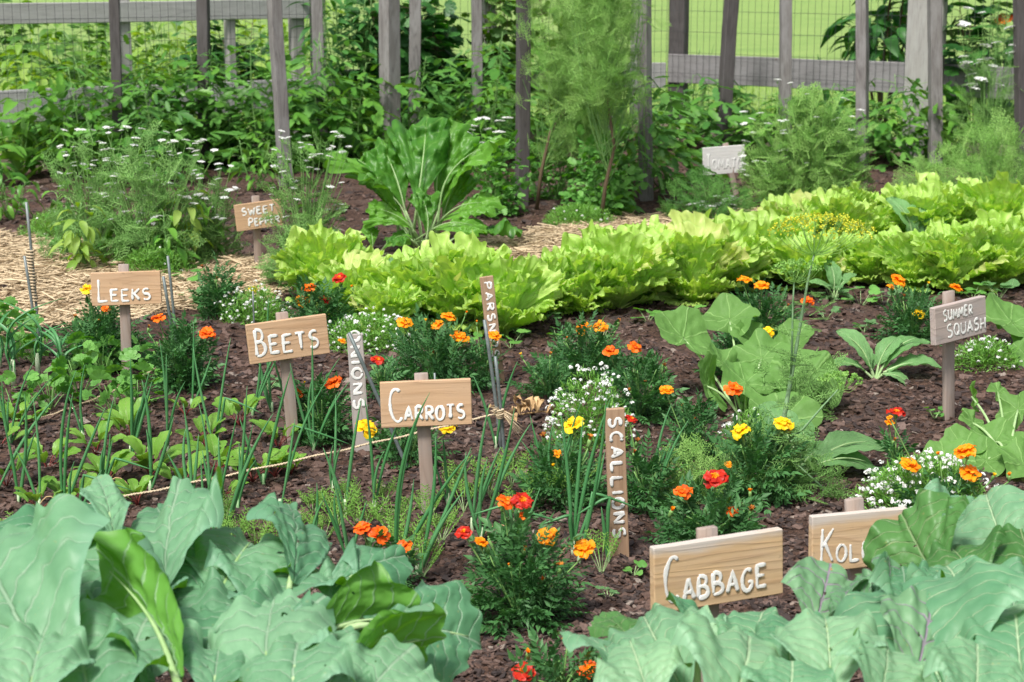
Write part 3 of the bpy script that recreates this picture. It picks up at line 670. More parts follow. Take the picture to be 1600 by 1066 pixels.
def strokes(text, x0, x1, z0, hb, hs, seed=0, iw=.42, adv=.26):
    """hand-lettered capitals, first letter taller; fits between x0 and x1"""
    r = random.Random(seed); out = []; ws = []
    for i, ch in enumerate(text):
        h = hb if i == 0 else hs; w = (.46 if hb > hs*1.2 and i == 0 else iw+.28)*h*(.2 if ch == 'I' else 1.35 if ch in 'MW' else 1); ws.append((ch, w, h))
    gap = adv*hs; tot = sum(w for _, w, _ in ws)+gap*(len(ws)-1); k = (x1-x0)/tot; x = x0
    for ch, w, h in ws:
        dz = r.uniform(-.05, .05)*hs; rot = r.uniform(-.05, .05)
        for st in FONT[ch]:
            pts = [(x+(px*w)*k+rot*(pz-.5)*h, z0+dz+pz*h+r.uniform(-.012, .012)*h) for px, pz in st]; out.append(pts)
        x += (w+gap)*k
    return out
def paint_mesh(mb, sts, y, rad, seed=0):
    r = random.Random(seed)
    for n, st in enumerate(sts):
        p = np.array([(a, y, b) for a, b in st]); 
        d = np.concatenate([[0], np.cumsum(np.linalg.norm(np.diff(p, axis=0), axis=1))]); m = max(5, int(d[-1]/(rad*1.1))); s = np.linspace(0, d[-1], m)
        q = np.stack([np.interp(s, d, p[:, i]) for i in range(3)], -1)
        rr = rad*(1+.22*np.sin(s/rad*.35+r.random()*6)+.08*np.array([r.uniform(-1, 1) for _ in s])); rr *= 1+.16*np.array([r.uniform(-1, 1) for _ in s]); rr[0] *= .72; rr[-1] *= .62
        V, Q, T, U = tube(q, rr, 8); V[:, 1] = y+(V[:, 1]-y)*.07-.0002*n
        mb.add((V, Q, T, U), rnd=r.random())
def setm(o, R, c):
    Mx = Matrix.Identity(4)
    for a in range(3):
        for b in range(3): Mx[a][b] = float(R[a][b])
    Mx.translation = Vector([float(q) for q in c]); o.matrix_local = Mx
def sign(label, base, top, centre, w, h, yaw, roll, lines, bm='board', th=.02, pw=.045, rad=.0055, tilt=-.05, seed=0):
    b = G(*base); Y = b[1]; t = thing('wooden_sign', b, label, 'sign', 'painted wooden plant signs')
    tp = PY(*top, Y); ax = unit(tp-b); L = np.linalg.norm(tp-b)+.08
    mb = MB(); bx = box(L, .02, pw, .002, .0015, 6, seed+3); V = bx[0]@roty(-math.pi/2).T; V[:, 2] += L/2-.08; mb.add((V, *bx[1:])); o = mb.build('post', M['post'], t)
    X = unit(np.cross([0, 1, 0], ax)); R = np.stack([X, np.cross(ax, X), ax], 1); R = R@rotz(yaw*.9); setm(o, R, (0, 0, 0))
    Rb = rotz(yaw)@rotx(tilt)@roty(-roll); c = PY(*centre, Y-.012)-b+Rb@np.array([0, -th/2-.0, 0])
    mb = MB(); mb.add(box(w, th, h, .0022, .0008, 7, seed)); o = mb.build('board', M[bm], t, smooth=False); setm(o, Rb, c)
    for text, x0, x1, z0, hb, hs, kw in lines:
        mb = MB(); paint_mesh(mb, strokes(text, (x0-.5)*w, (x1-.5)*w, (z0-.5)*h, hb*h, hs*h, seed, **kw), -th/2-.0011, rad*.92, seed)
        l = mb.build('lettering', M['paint'], o)
    return t
sign('square-ended cedar sign lettered LEEKS, low at the left edge of the straw', (199, 590), (193, 413), (198, 450), .30, .145, .10, .02, [('LEEKS', .09, .84, .14, .66, .34, {})], rad=.0052, seed=1)
sign('small cedar sign lettered SWEET PEPPER half covered by flowering coriander', (404, 420), (399, 306), (403.5, 336), .285, .158, .42, .08, [('SWEET', .14, .84, .56, .26, .26, {}), ('PEPPER', .26, .92, .12, .30, .26, {})], rad=.0055, seed=2)
sign('cedar sign lettered BEETS on a leaning post above the onion shoots', (459, 697), (440, 488), (449, 529), .305, .150, .33, .075, [('BEETS', .09, .87, .20, .66, .42, {})], rad=.0062, seed=3)
sign('cedar sign lettered CARROTS on a straight post in the middle of the bed', (669, 802), (658, 583), (665.5, 629), .298, .152, .10, .02, [('CARROTS', .10, .92, .14, .72, .30, {})], rad=.0052, seed=4)
sign('large cedar sign with a bleached top edge lettered CABBAGE', (1110, 1111), (1104, 824), (1117, 889), .352, .163, .40, .01, [('CABBAGE', .08, .86, .16, .66, .33, {})], bm='boardtop', rad=.0055, pw=.05, seed=5, th=.024)
sign('cedar sign lettered KOLRABI, its right half hidden by a big collard leaf', (1343, 985), (1334, 779), (1338, 841), .285, .155, .28, .0, [('KOLRABI', .09, .94, .16, .60, .30, {})], bm='boardtop', rad=.0045, pw=.05, seed=6, th=.024)
sign('greyed weathered sign lettered SUMMER SQUASH on a square post', (1482, 655), (1482, 455), (1493, 500), .30, .150, .62, .06, [('SUMMER', .16, .72, .60, .28, .26, {}), ('SQUASH', .22, .97, .14, .34, .30, {})], bm='boardgrey', rad=.0048, pw=.052, seed=7, th=.028)
sign('bleached white sign lettered TOMATO peeping out left of flowering coriander', (1150, 305), (1133, 224), (1130, 250), .37, .215, .40, .03, [('TOMATO', .06, .92, .18, .56, .34, {})], bm='boardwhite', rad=.007, seed=8)

def vstake(label, top, base, wpx, text, f0, f1, mat, rad=.0045, yaw=.1, capf=.62, seed=0, loff=0.0, pre=0):
    b = G(*base); Y = b[1]; tp = PY(*top, Y); ax = unit(tp-b); L = np.linalg.norm(tp-b); w = px_size(wpx, Y)
    t = thing('lettered_stake', b, label, 'sign', 'upright lettered plant stakes')
    X = unit(np.cross([0, 1, 0], ax)); R = np.stack([X, np.cross(ax, X), ax], 1)@rotz(yaw)
    mb = MB(); bx = box(L+.1, .018, w, .002, .0015, 8, seed); V = bx[0]@roty(-math.pi/2).T; V[:, 2] += L/2-.05; mb.add((V, *bx[1:])); o = mb.build('stake_board', M[mat], t, smooth=False); setm(o, R, (0, 0, 0))
    hgt = capf*w; sts = strokes(text, L*(1-f0)*0, L*(f1-f0), 0, hgt, hgt, seed, iw=.42, adv=.34)
    sts2 = [[(z-hgt/2+loff*w, L*(1-f0)-x) for x, z in st] for st in sts]
    mb = MB(); paint_mesh(mb, sts2, -.0100, rad, seed); mb.build('lettering', M['paint'], o); return t
vstake('grey upright stake lettered ONIONS downwards, between the Beets and Carrots signs', (554, 522), (566, 702), 25, 'ONIONS', -.03, .64, 'stakegrey', .0056, .12, .60, 11)
vstake('thin brown upright stake lettered PARSNIPS, in front of the lettuce row', (760, 432), (778, 594), 21, 'PARSNIPS', .05, .77, 'stake', .0046, .2, .52, 12)
vstake('long brown upright stake lettered SCALLIONS downwards, left of the Cabbage sign', (960, 638), (968, 870), 31, 'SCALLIONS', .055, .86, 'stake', .0052, .1, .58, 13)
# small stub
for (x0, y0, x1, y1, w, lab) in [(1001, 722, 1003, 775, 10, 'short grey stub of wood right of the Scallions stake')]:
    b = G(x1, y1); tp = PY(x0, y0, b[1]); mb = MB(); bx = box(.12, .014, px_size(w, b[1]), .002, .002, 3, 4); V = bx[0]@roty(-math.pi/2).T; V[:, 2] += .05; mb.add((V, *bx[1:]))
    o = mb.build('wood_stub', M['stakegrey']); o.location = Vector([float(q) for q in b]); tagit(o, lab, 'wood stub')

# rods
def rod(name, top, base, r, label, mat='rod', cat='rod', bend=.004):
    b = G(*base); tp = PY(*top, b[1]); ctr = curve(b-unit(tp-b)*.06, tp, bend, 6, (1, 0, 0))-b
    mb = MB(); mb.add(tube(ctr, r, 7)); o = mb.build(name, M[mat]); o.location = Vector([float(q) for q in b]); tagit(o, label, cat, 'thin metal rods holding the twine'); return b, tp
rod('metal_rod', (41, 316), (61, 540), .007, 'thin grey rod wound with twine at the left edge of the straw')
rod('metal_rod', (38, 400), (58, 545), .007, 'dark thin rod leaning against the twine-wound rod at the left')
rod('metal_rod', (262, 400), (280, 600), .006, 'pale thin rod right of the Leeks sign')
rA = rod('metal_rod', (255, 432), (279, 598), .007, 'dark greenish rod right of the Leeks sign, crossing the pale one')
rod('metal_rod', (545, 520), (637, 735), .007, 'dark rod leaning to the left across the Onions stake')
rod('metal_rod', (757, 500), (782, 700), .007, 'taller grey rod leaning left in front of the Parsnips stake')
rB = rod('metal_rod', (774, 557), (789, 737), .0065, 'shorter dark rod tied with twine in front of the Parsnips stake')
rod('metal_rod', (679, 583), (681, 700), .004, 'thin metal pin behind the top of the Carrots sign')
rod('metal_rod', (395, 455), (396, 560), .004, 'thin pin left above the Beets sign')
# twine
def twine(p0, p1, label, sag, knot_at, tails, seed=1, kz=1.0, extra=None):
    t = thing('twine', p0, label, 'twine'); mb = MB(); c = curve(p0, p1, -sag, 60)-p0; r = np.random.default_rng(seed)
    c[:, 2] += .002*np.sin(np.arange(60)*.9)
    e = unit(c[-1]-c[0]); s = np.cross(e, [0, 0, 1.0]); L = np.linalg.norm(c[-1]); k = int(L/.008); tt = np.linspace(0, 1, k)
    cc = np.stack([np.interp(tt, np.linspace(0, 1, 60), c[:, i]) for i in range(3)], -1)
    for q in range(2):
        a = tt*L/.022*6.283+q*math.pi; mb.add(tube(cc+.0022*(np.cos(a)[:, None]*s+np.sin(a)[:, None]*np.array([0, 0, 1.])), .0028, 5))
    for i in range(70):                               # loose fibres
        a = r.integers(3, k-3); d = unit(r.normal(0, 1, 3))*r.uniform(.006, .02); mb.add(tube([cc[a], cc[a]+d*.6+[0, 0, .002], cc[a]+d], .0004, 3, False))
    mb.build('cord', M['twine'], t)
    mb = MB(); kc = np.asarray(knot_at)-p0
    for i in range(5):
        a = np.linspace(0, 6.283, 14); ph = i*.5; rr = .011+.002*i % .006
        mb.add(tube(np.stack([kc[0]+rr*np.cos(a), kc[1]+rr*np.sin(a)-.003, kc[2]+(i-2)*.006+.004*np.sin(a+ph)], -1), .0032, 5))
    for (dx, dz, L_) in tails:
        for i in range(22):
            j = r.normal(0, .14, 3); d = unit(np.array([dx, -.3, dz])+j)*L_*r.uniform(.7, 1.1); mb.add(tube([kc, kc+d*.4+[0, 0, .01], kc+d], [.0016, .0014, .0006], 4))
    mb.build('knot', M['twine'], t); return t
kA = PY(277, 556, rA[0][1]-.012); kB = PY(781, 646, rB[0][1]-.012)
e1 = G(-30, 826); e1[2] = .012
twine(kB, e1, 'long pale twine stretched from the rods by the Carrots sign to the lower left', .012, kB, [(.75, -.65, .11), (-.5, .25, .04), (.9, -.3, .06)])
e2 = G(30, 668); e2[2] = .012
twine(kA, e2, 'frayed twine sagging from the rods right of the Leeks sign to the left', .03, kA, [(.7, -.75, .12), (-.3, -.6, .08)], 2)
# twine wound on the left rod
b = G(61, 540); mb = MB(); p0 = PY(46, 388, b[1]); p1 = PY(53, 470, b[1]); a = np.linspace(0, 6.283*17, 260); tt = np.linspace(0, 1, 260)
mb.add(tube(p0+(p1-p0)*tt[:, None]-b+np.stack([(.016+.004*np.sin(a*.13))*np.cos(a), (.016)*np.sin(a), 0*a], -1), .0048, 5)); o = mb.build('wound_twine', M['twine']); o.location = Vector([float(q) for q in b]); tagit(o, 'pale twine wound round the grey rod at the left', 'twine')
# dry withered leaves right of the knot
b = G(815, 655); mb = MB()
for i in range(13):
    t = leaf(random.uniform(.035, .065), random.uniform(.02, .035), 'round', 6, 8, .3, 0, 1.2, .35, 2, .3, 8, .1, 0, i); a = random.uniform(-1, 7)
    q = G(random.gauss(822, 22), random.gauss(655, 4))-b; q[2] = random.uniform(.01, .055); mb.add(t, rotz(a)@rotx(random.uniform(-.6, 1.2)), q)
mb.add(tube([[0, 0, .02], [.08, .01, .03], [.16, .0, .02]], .004, 5)); o = mb.build('withered_leaves', M['dry']); o.location = Vector([float(q) for q in b]); tagit(o, 'crumpled tan withered leaves on the soil beside the twine knot', 'dry leaves')
# ================= PLANT GENERATORS =================
def dome(k, rx, ry, h, low=-.05, fill=.42):
    d = unit(rng.normal(0, 1, (k, 3))); d[:, 2] = np.abs(d[:, 2])*(1-low)+low
    r = rng.random(k)**fill
    lump = 1+.16*vnoise(d[:, 0]*2.5+rng.random()*9, d[:, 1]*2.5+d[:, 2]*2)
    p = d*(r*lump)[:, None]*np.array([rx, ry, h]); p[:, 2] = np.maximum(p[:, 2], .004); return p, d
def dome_leaves(mb, tpls, k, rx, ry, h, size, up=.55, jit=.45, mat=0, c=(0, 0, 0), low=-.05, fill=.42, sv=.35):
    for t in tpls:
        n = k//len(tpls); p, d = dome(n, rx, ry, h, low, fill)
        D = unit(d*np.array([1, 1, .7])+np.array([0, 0, up])+rng.normal(0, jit, (n, 3))); Nn = np.array([0, 0, 1.])+rng.normal(0, .45, (n, 3))+d*.3
        S = size*(1-sv+2*sv*rng.random(n)); mb.many(t, frames(D, Nn), p-D*S[:, None]*.35*np.array([1, 1, 0])+np.array(c), S, mat=mat)
def localxy(root, x, y, dY=0.0): return PY(x, y, root[1]+dY)-root

# ---- marigolds ----
def petal_flower(col, seed, R_=.026, layers=((9, 1.0, .12), (8, .72, .32)), crest=None, wav=.22):
    """French marigold: broad wavy petals, raised centre, long green cup below"""
    r = random.Random(seed); mb = MB()
    for (n, sc, lift) in layers:
        for i in range(n):
            a = 6.283*i/n+r.uniform(-.2, .2)+lift*3; L = R_*sc*r.uniform(.85, 1.12)
            t = leaf(L, L*.95, 'fan', 6, 7, .10, r.uniform(-.05, .3), .15, .16, 1.6, .12, 5, .08, 0, seed*50+i+int(sc*100)); mb.add(t, rotz(a)@rotx(lift+r.uniform(-.15, .15)), [0, 0, .002*(1-sc)*8])
    return mb
fl_proto = {}
proto_used = set()
def flower(parent, root, x, y, kind, dY=0., size=1.0, tilt=None, seed=0):
    """kind: orange, ored, red, yellow (open flowers), bud, dead"""
    loc = localxy(root, x, y, dY); r = random.Random(seed*7+int(x))
    if tilt is None: tilt = (r.uniform(-.5, -.1), r.uniform(-.4, .4))
    R = rotz(r.uniform(0, 6.28))@np.eye(3); Rt = rotx(-tilt[0]*-1 if False else tilt[0]*-1)@roty(tilt[1]); R = Rt@R
    v = r.randrange(3); key = (kind, v)
    if key not in fl_proto:
        if kind in ('orange', 'ored', 'red', 'yellow'):
            lay = [((7, 1.05, .0), (6, .66, .25)), ((6, 1.1, -.12), (6, .75, .12)), ((8, 1.0, .08), (7, .62, .4))][v]
            if kind == 'red': lay = ((7, 1.0, .05), (6, .8, .2))
            fo = petal_flower(kind, v*13+len(fl_proto), .029 if kind != 'yellow' else .031, lay).build('flower', M[kind], parent)
            mb = MB(); 
            for i in range(16): 
                a = i*2.4; rr = .0022*math.sqrt(i); mb.add(leaf(.009, .006, 'fan', 2, 3, .2, 0, .5, .2, 1, 0, 5, 0, 0, i), rotz(a)@rotx(1.15-.05*i*.3), [rr*math.cos(a), rr*math.sin(a), .001])
            ce = mb.build('flower_centre', M['yellow' if kind == 'yellow' else 'orange'], fo)
            mb = MB(); mb.add(tube([[0, 0, -.022], [0, 0, -.016], [0, 0, -.004], [0, 0, .001]], [.0028, .006, .0062, .0045], 9)); cu = mb.build('calyx', M['stem'], fo)
        else:
            mb = MB(); n = 7
            for i in range(n):
                t = leaf(.017 if kind == 'bud' else .022, .008, 'round', 4, 5, .25, 0, .8, .1, 2, .1, 5, 0, 0, i+v); mb.add(t, rotz(6.283*i/n)@rotx(1.35+r.uniform(-.2, .1)), [.0035*math.sin(-6.283*i/n), .0035*math.cos(6.283*i/n), 0])
            fo = mb.build('flower_bud' if kind == 'bud' else 'withered_flower', M['orange' if (kind == 'bud' and v) else 'yellow' if kind == 'bud' else 'budbrown'], parent)
            mb = MB(); mb.add(tube([[0, 0, -.020], [0, 0, -.014], [0, 0, -.002], [0, 0, .006]], [.0026, .006, .0068, .0050], 9)); mb.build('calyx', M['stem'], fo)
        fl_proto[key] = fo
        o = fo
    else:
        src = fl_proto[key]; o = src.copy(); C.objects.link(o); o.parent = parent
        for ch in [c for c in bpy.data.objects if c.parent == src]:
            c = ch.copy(); C.objects.link(c); c.parent = o
    Mx = Matrix.Identity(4)
    for a in range(3):
        for b in range(3): Mx[a][b] = float(R[a][b])*size
    Mx.translation = Vector([float(q) for q in loc]); o.matrix_local = Mx
    return loc, R@np.array([0, 0, 1.])
PIN = [pinnate(1, 5, .36, .14, .18, s) for s in range(3)]
def marigold(label, base, wpx, hpx, flowers, dens=1.0, seed=0, depth=1.0):
    root = G(*base); Y = root[1]; rx = px_size(wpx/2*.9, Y); h = px_size(hpx, Y)
    t = thing('marigold_plant', root, label, 'marigold', 'marigold plants')
    mb = MB(); k = int(92*dens*max(.5, (rx/.10)*(h/.14)))
    dome_leaves(mb, PIN, k, rx*.92, rx*.9*depth, h*.84, .080, up=.30)
    st = MB(); r = np.random.default_rng(seed)
    for i in range(12):
        a = r.random()*6.28; e = np.array([math.cos(a)*rx*.6, math.sin(a)*rx*.6, h*r.uniform(.5, .85)]); st.add(tube(curve([0, 0, -.01], e, .02, 6), [.004, .0035, .003, .003, .0025, .002], 5))
    for i, f in enumerate(flowers):
        x, y, kind = f[:3]; sz = f[3] if len(f) > 3 else 1.0
        loc, nz = flower(t, root, x, y, kind, dY=-rx*.25*(1 if (y > base[1]-hpx*.6) else .2), size=sz*.93, seed=seed+i)
        s0 = loc*np.array([.35, .35, .3]); st.add(tube(curve(s0, loc-nz*.018*sz, .0, 5), [.003, .0026, .0024, .0024, .0026], 5))
    mb.build('foliage', M['mari'], t); st.build('stem', M['stem'], t)
    return t

# ---- alyssum ----
ALY = [merge([(leaflet(.5, .12), rotz(a)@rotx(.6), [0, 0, 0]) for a in np.linspace(0, 6.28, 7)[:-1]]+[(ribbon([0, 0, -.3], [0, 0, .9], .05),)])]
ALY_L = leaflet(1, .2)
FLO = merge([(leaflet(1, .9, .1), rotz(a), [0, 0, 0]) for a in (0, 1.57, 3.14, 4.71)])
def alyssum(label, base, wpx, hpx, dens=1.0, clusters=60, seed=0):
    root = G(*base); Y = root[1]; rx = px_size(wpx/2, Y); h = px_size(hpx, Y)
    t = thing('alyssum_plant', root, label, 'alyssum', 'white alyssum clumps')
    mb = MB(); dome_leaves(mb, [ALY_L], int(1500*dens*(rx/.13)**1.5), rx, rx*.75, h*.88, .026, up=.5, jit=.7, fill=.3)
    for i in range(50):
        p, d = dome(1, rx, rx*.75, h*.9); mb.add(tube(curve([p[0][0]*.2, p[0][1]*.2, 0], p[0], .01, 4), .0011, 4, False), rnd=.3)
    mb.build('foliage', M['alys'], t)
    fb = MB(); pc, dc = dome(int(clusters*1.3*dens), rx*1.02, rx*.78, h*1.02, .1, .12); T = []; D = []
    for p, d in zip(pc, dc):
        n = rng.integers(9, 20); q = rng.normal(0, 1, (n, 3)); q = unit(q); q[:, 2] = np.abs(q[:, 2]); T.append(p+q*rng.uniform(.006, .011)); D.append(q)
    T = np.concatenate(T); D = np.concatenate(D); R = frames(np.cross(D, [.3, .8, .1]), D); fb.many(FLO, R, T, rng.uniform(.0032, .0048, len(T)))
    fb.build('blossoms', M['white'], t); return t

# ---- generic leaf rosettes with every leaf an object ----
def make_protos(name, mat, specs): 
    out = []
    for s in specs:
        mb = MB(); tpl, extra = s; mb.add(tpl)
        for e in extra: mb.add(e, mat=1)
        mb.n; out.append((mb, name, mat))
    return out
class LeafSet:
    """a few leaf meshes reused for many leaf objects"""
    def __init__(s, name, mats, tpls, ribs): s.name = name; s.mats = mats; s.tpls = tpls; s.ribs = ribs; s.src = {}
    def put(s, i, parent, loc, R, S):
        i = i % len(s.tpls)
        if i not in s.src:
            mb = MB(); mb.add(s.tpls[i]); 
            if s.ribs[i] is not None: mb.add(s.ribs[i], mat=1)
            o = mb.build(s.name, s.mats, parent); s.src[i] = o
            Mx = Matrix.Identity(4)
            for a in range(3):
                for b in range(3): Mx[a][b] = float(R[a][b])*S
            Mx.translation = Vector([float(q) for q in loc]); o.matrix_local = Mx; return o
        return inst(s.src[i], parent, loc, R, S)
def ribfor(L, arch, droop, r0, base=-.02, zoff=-.006, upto=.8):
    v = np.linspace(0, upto, 9); return tube(np.vstack([[0, base*3, base*1.2], np.stack([v*0, v*L, arch*L*np.sin(math.pi*v)-droop*L*v**2+zoff], -1)]), np.linspace(r0*1.3, r0*.2, 10), 6)
LET = LeafSet('leaf', [M['lett'], M['lett']], [frill(.88+.08*(i % 3), 110, 20, .02+.12*(i % 3), .062, 30+3*i, 100+i, .35, 1.0, .75, .10, .38) for i in range(6)], [ribfor(1, .10, .15, .028)]*6)
def lettuce(label, base, wpx, hpx, seed=0, n=17, lean=0):
    n = n+3; hpx = hpx*random.Random(seed+900).uniform(.74, 1.12); wpx = wpx*random.Random(seed+901).uniform(.54, .80)
    root = G(*base); Y = root[1]; r = random.Random(seed); rx = px_size(wpx/2, Y); h = px_size(hpx, Y)
    t = thing('lettuce_plant', root, label, 'lettuce', 'green leaf lettuces in the row')
    for i in range(n):
        f = i/n; yaw = i*2.4+r.uniform(-.3, .3); el = .12+1.35*f**.75+r.uniform(-.14, .14)     # outer leaves low, inner ones upright
        L = math.hypot(rx*math.cos(el), h*math.sin(el))*(1.08+r.uniform(-.12, .14))
        R = rotz(yaw+lean*.0)@rotx(el)@roty(r.uniform(-.35, .35)); d = R@np.array([0, 1, 0.])
        LET.put(r.randrange(6), t, d*.01*(1-f), R, L)
    return t
CHD = LeafSet('leaf', [M['chard'], M['pstem']], [frill(.50, 64, 28, .16+.08*i, .065, 22+3*i, 200+i, .6, 1.0, 1.3, .20, .3) for i in range(4)], [ribfor(1, .12, .3, .013, -.12)]*4)
def rosette(name, ls, label, cat, base, leaves, group=None, petiole=None, seed=0, pmat='pstem', pr=.006, pname='stalk'):
    """leaves: (x0,y0,x1,y1,dYbase,dYtip,roll[,scale])  leaf blade from pixel 0 to pixel 1 at distances relative to the root"""
    root = G(*base); t = thing(name, root, label, cat, group); r = random.Random(seed+5); sb = MB(); used = False; jt = 16 if ls is CHD else 0
    for i, l in enumerate(leaves):
        x0, y0, x1, y1, d0, d1, roll = l[:7]; p0 = localxy(root, x0+r.uniform(-.5, .5)*jt, y0, d0); p1 = localxy(root, x1+r.uniform(-1, 1)*jt, y1+r.uniform(-.6, 1.2)*jt, d1); roll += r.uniform(-.04, .04)*jt
        p0[2] = max(p0[2], .02-root[2]); L = np.linalg.norm(p1-p0); D = unit(p1-p0); nh = np.array([0, -.55, 1.0]); R = frames(D[None], nh[None])[0]@roty(roll)
        ls.put(i+seed, t, p0, R, L)
        sb.add(tube(curve([0, 0, -.01], p0+D*.02*L, .0, 6)+np.array([0, 0, 1])*(.0), [pr*1.2, pr*1.1, pr, pr, pr*.9, pr*.8], 6)); used = True
    if used: sb.build(pname, M[pmat], t)
    return t

# ---- frond bushes (coriander, dill) ----
FEA = [feather(1, 6, 5, .036, s, .40, .35) for s in range(3)]; FEAS = [feather(1, 6, 5, .020, s+5, .42, .8) for s in range(3)]
def umbel_mesh(R_=.028, rays=13, seed=0, sub=9, dot=.0032, mat='white', flat=.35, ray='fern', name='flower_umbel', parent=None, ring=.006):
    r = np.random.default_rng(seed); mb = MB(); apex = np.array([0, 0, -R_*1.1])
    for i in range(rays):
        a = i*2.399; rr = R_*math.sqrt((i+.5)/rays); q = np.array([rr*math.cos(a), rr*math.sin(a), flat*(R_-rr*rr/R_)*.5]); mb.add(ribbon(apex, q, .0022), mat=1)
        k = sub; T = q+np.stack([r.normal(0, ring, k), r.normal(0, ring, k), np.abs(r.normal(0, ring*.35, k))], -1); D = unit(np.stack([r.normal(0, 1, k), r.normal(0, 1, k), r.normal(0, .2, k)], -1))
        mb.many(FLO, frames(D, np.array([0, 0, 1.])+r.normal(0, .3, (k, 3))), T, r.uniform(.8, 1.3, k)*dot)
    return mb.build(name, [M[mat], M[ray]], parent)
umb_src = []
def umbel(parent, loc, S, R):
    if len(umb_src) < 3:
        o = umbel_mesh(.034, 12+2*len(umb_src), len(umb_src)+3, parent=parent, dot=.0060, ring=.0065); umb_src.append(o); Mx = Matrix.Identity(4)
        for a in range(3):
            for b in range(3): Mx[a][b] = float(R[a][b])*S
        Mx.translation = Vector([float(q) for q in loc]); o.matrix_local = Mx; return o
    return inst(random.choice(umb_src), parent, loc, R, S)
def coriander(label, base, wpx, hpx, nf=260, umb=(), seed=0, mat='fern', size=.16, tpls=None, stems=26, fill=.5, depth=.6, low=.02, name='coriander_plant', cat='coriander', lean=0., usc=1.0):
    root = G(*base); Y = root[1]; rx = px_size(wpx/2, Y); h = px_size(hpx, Y); t = thing(name, root, label, cat)
    mb = MB(); dome_leaves(mb, tpls or FEA, nf, rx*.9, rx*depth, h*.92, size, up=.3, jit=.75, low=low, fill=fill, c=(lean, 0, 0))
    mb.build('foliage', M[mat], t); st = MB(); r = np.random.default_rng(seed)
    for i in range(stems):
        p, d = dome(1, rx*.85, rx*depth, h*.95, .25, .2); p = p[0]+np.array([lean, 0, 0]); st.add(tube(curve([p[0]*.15, p[1]*.15, 0], p, .03, 7), np.linspace(.005, .0015, 7), 4, False))
    for (x, y) in umb:
        l = localxy(root, x, y, r.uniform(-.5, .5)*rx*depth); R = rotx(r.uniform(-.25, .25))@roty(r.uniform(-.3, .3)); umbel(t, l, usc*r.uniform(.8, 1.2), R)
        st.add(tube(curve([l[0]*.3, l[1]*.3, max(l[2]*.25, 0)], l-R@np.array([0, 0, .03]), .02, 6), [.003, .0026, .0022, .002, .0018, .0016], 4, False))
    st.build('stem', M['stem'], t); return t

# ---- tall leafy plants along the fence ----
TOM = [pinnate(1, 3, .50, .20, .60, s, lobed=1, term=1.2) for s in range(3)]
PEP = [leaf(1, .42, 'lance', 4, 7, .08, .45, .25, .05, 1.5, 0, 8, 0, 0, s) for s in range(3)]
LAN = [leaf(1, .22, 'lance', 2, 6, .05, .35, .2, .02, 1.5, 0, 8, 0, 0, s) for s in range(2)]
MAPLE = [merge([(lobedleaflet(.62, .42, 3, .25, .1, s), rotz(a), [0, .1, 0]) for a in (-1.2, -.6, 0, .6, 1.2)]) for s in range(2)]
def tallplant(name, label, cat, base, wpx, hpx, tpls, mat, n=60, size=.13, shoots=3, seed=0, smat='stem', droop=.4, r0=.007, group=None, lowcut=.12, up=.25):
    root = G(*base) if len(base) == 2 else np.array(base); Y = root[1]; rx = px_size(wpx/2, Y); h = px_size(hpx, Y); t = thing(name, root, label, cat, group)
    r = np.random.default_rng(seed+31); st = MB(); mb = MB(); T = []; D = []
    for s in range(shoots):
        a = r.random()*6.28; tip = np.array([math.cos(a)*rx*.6*(shoots > 1), math.sin(a)*rx*.45, h*(1 if s == 0 else r.uniform(.6, .95))]); c = curve([0, 0, -.01], tip, .04, 9, (math.sin(a), math.cos(a), 0)); st.add(tube(c, np.linspace(r0, r0*.4, 9), 5))
        k = n//shoots
        for i in range(k):
            f = lowcut+(1-lowcut)*(i+.5)/k; q = c[min(8, int(f*8))]*(1-(f*8) % 1)+c[min(8, int(f*8)+1)]*((f*8) % 1); b = i*2.4+s; sp = rx*r.uniform(.15, .62)*(1.0-.3*f)
            e = q+np.array([math.cos(b)*sp, math.sin(b)*sp, r.uniform(-.02, .3)*sp+.01]); st.add(tube(curve(q, e, .01, 4), [.0028, .0024, .002, .0018], 4, False)); T.append(e); D.append([math.cos(b)+r.normal(0, .3), math.sin(b)+r.normal(0, .3), up-droop*r.random()*1.5])
    T = np.array(T); D = np.array(D); m = len(T); idx = r.integers(0, len(tpls), m)
    for q in range(len(tpls)):
        s = idx == q; mb.many(tpls[q], frames(D[s], np.array([0, 0, 1.])+r.normal(0, .3, (s.sum(), 3))), T[s], size*r.uniform(.65, 1.3, s.sum()))
    mb.build('foliage', M[mat], t); st.build('stem', M[smat], t); return t
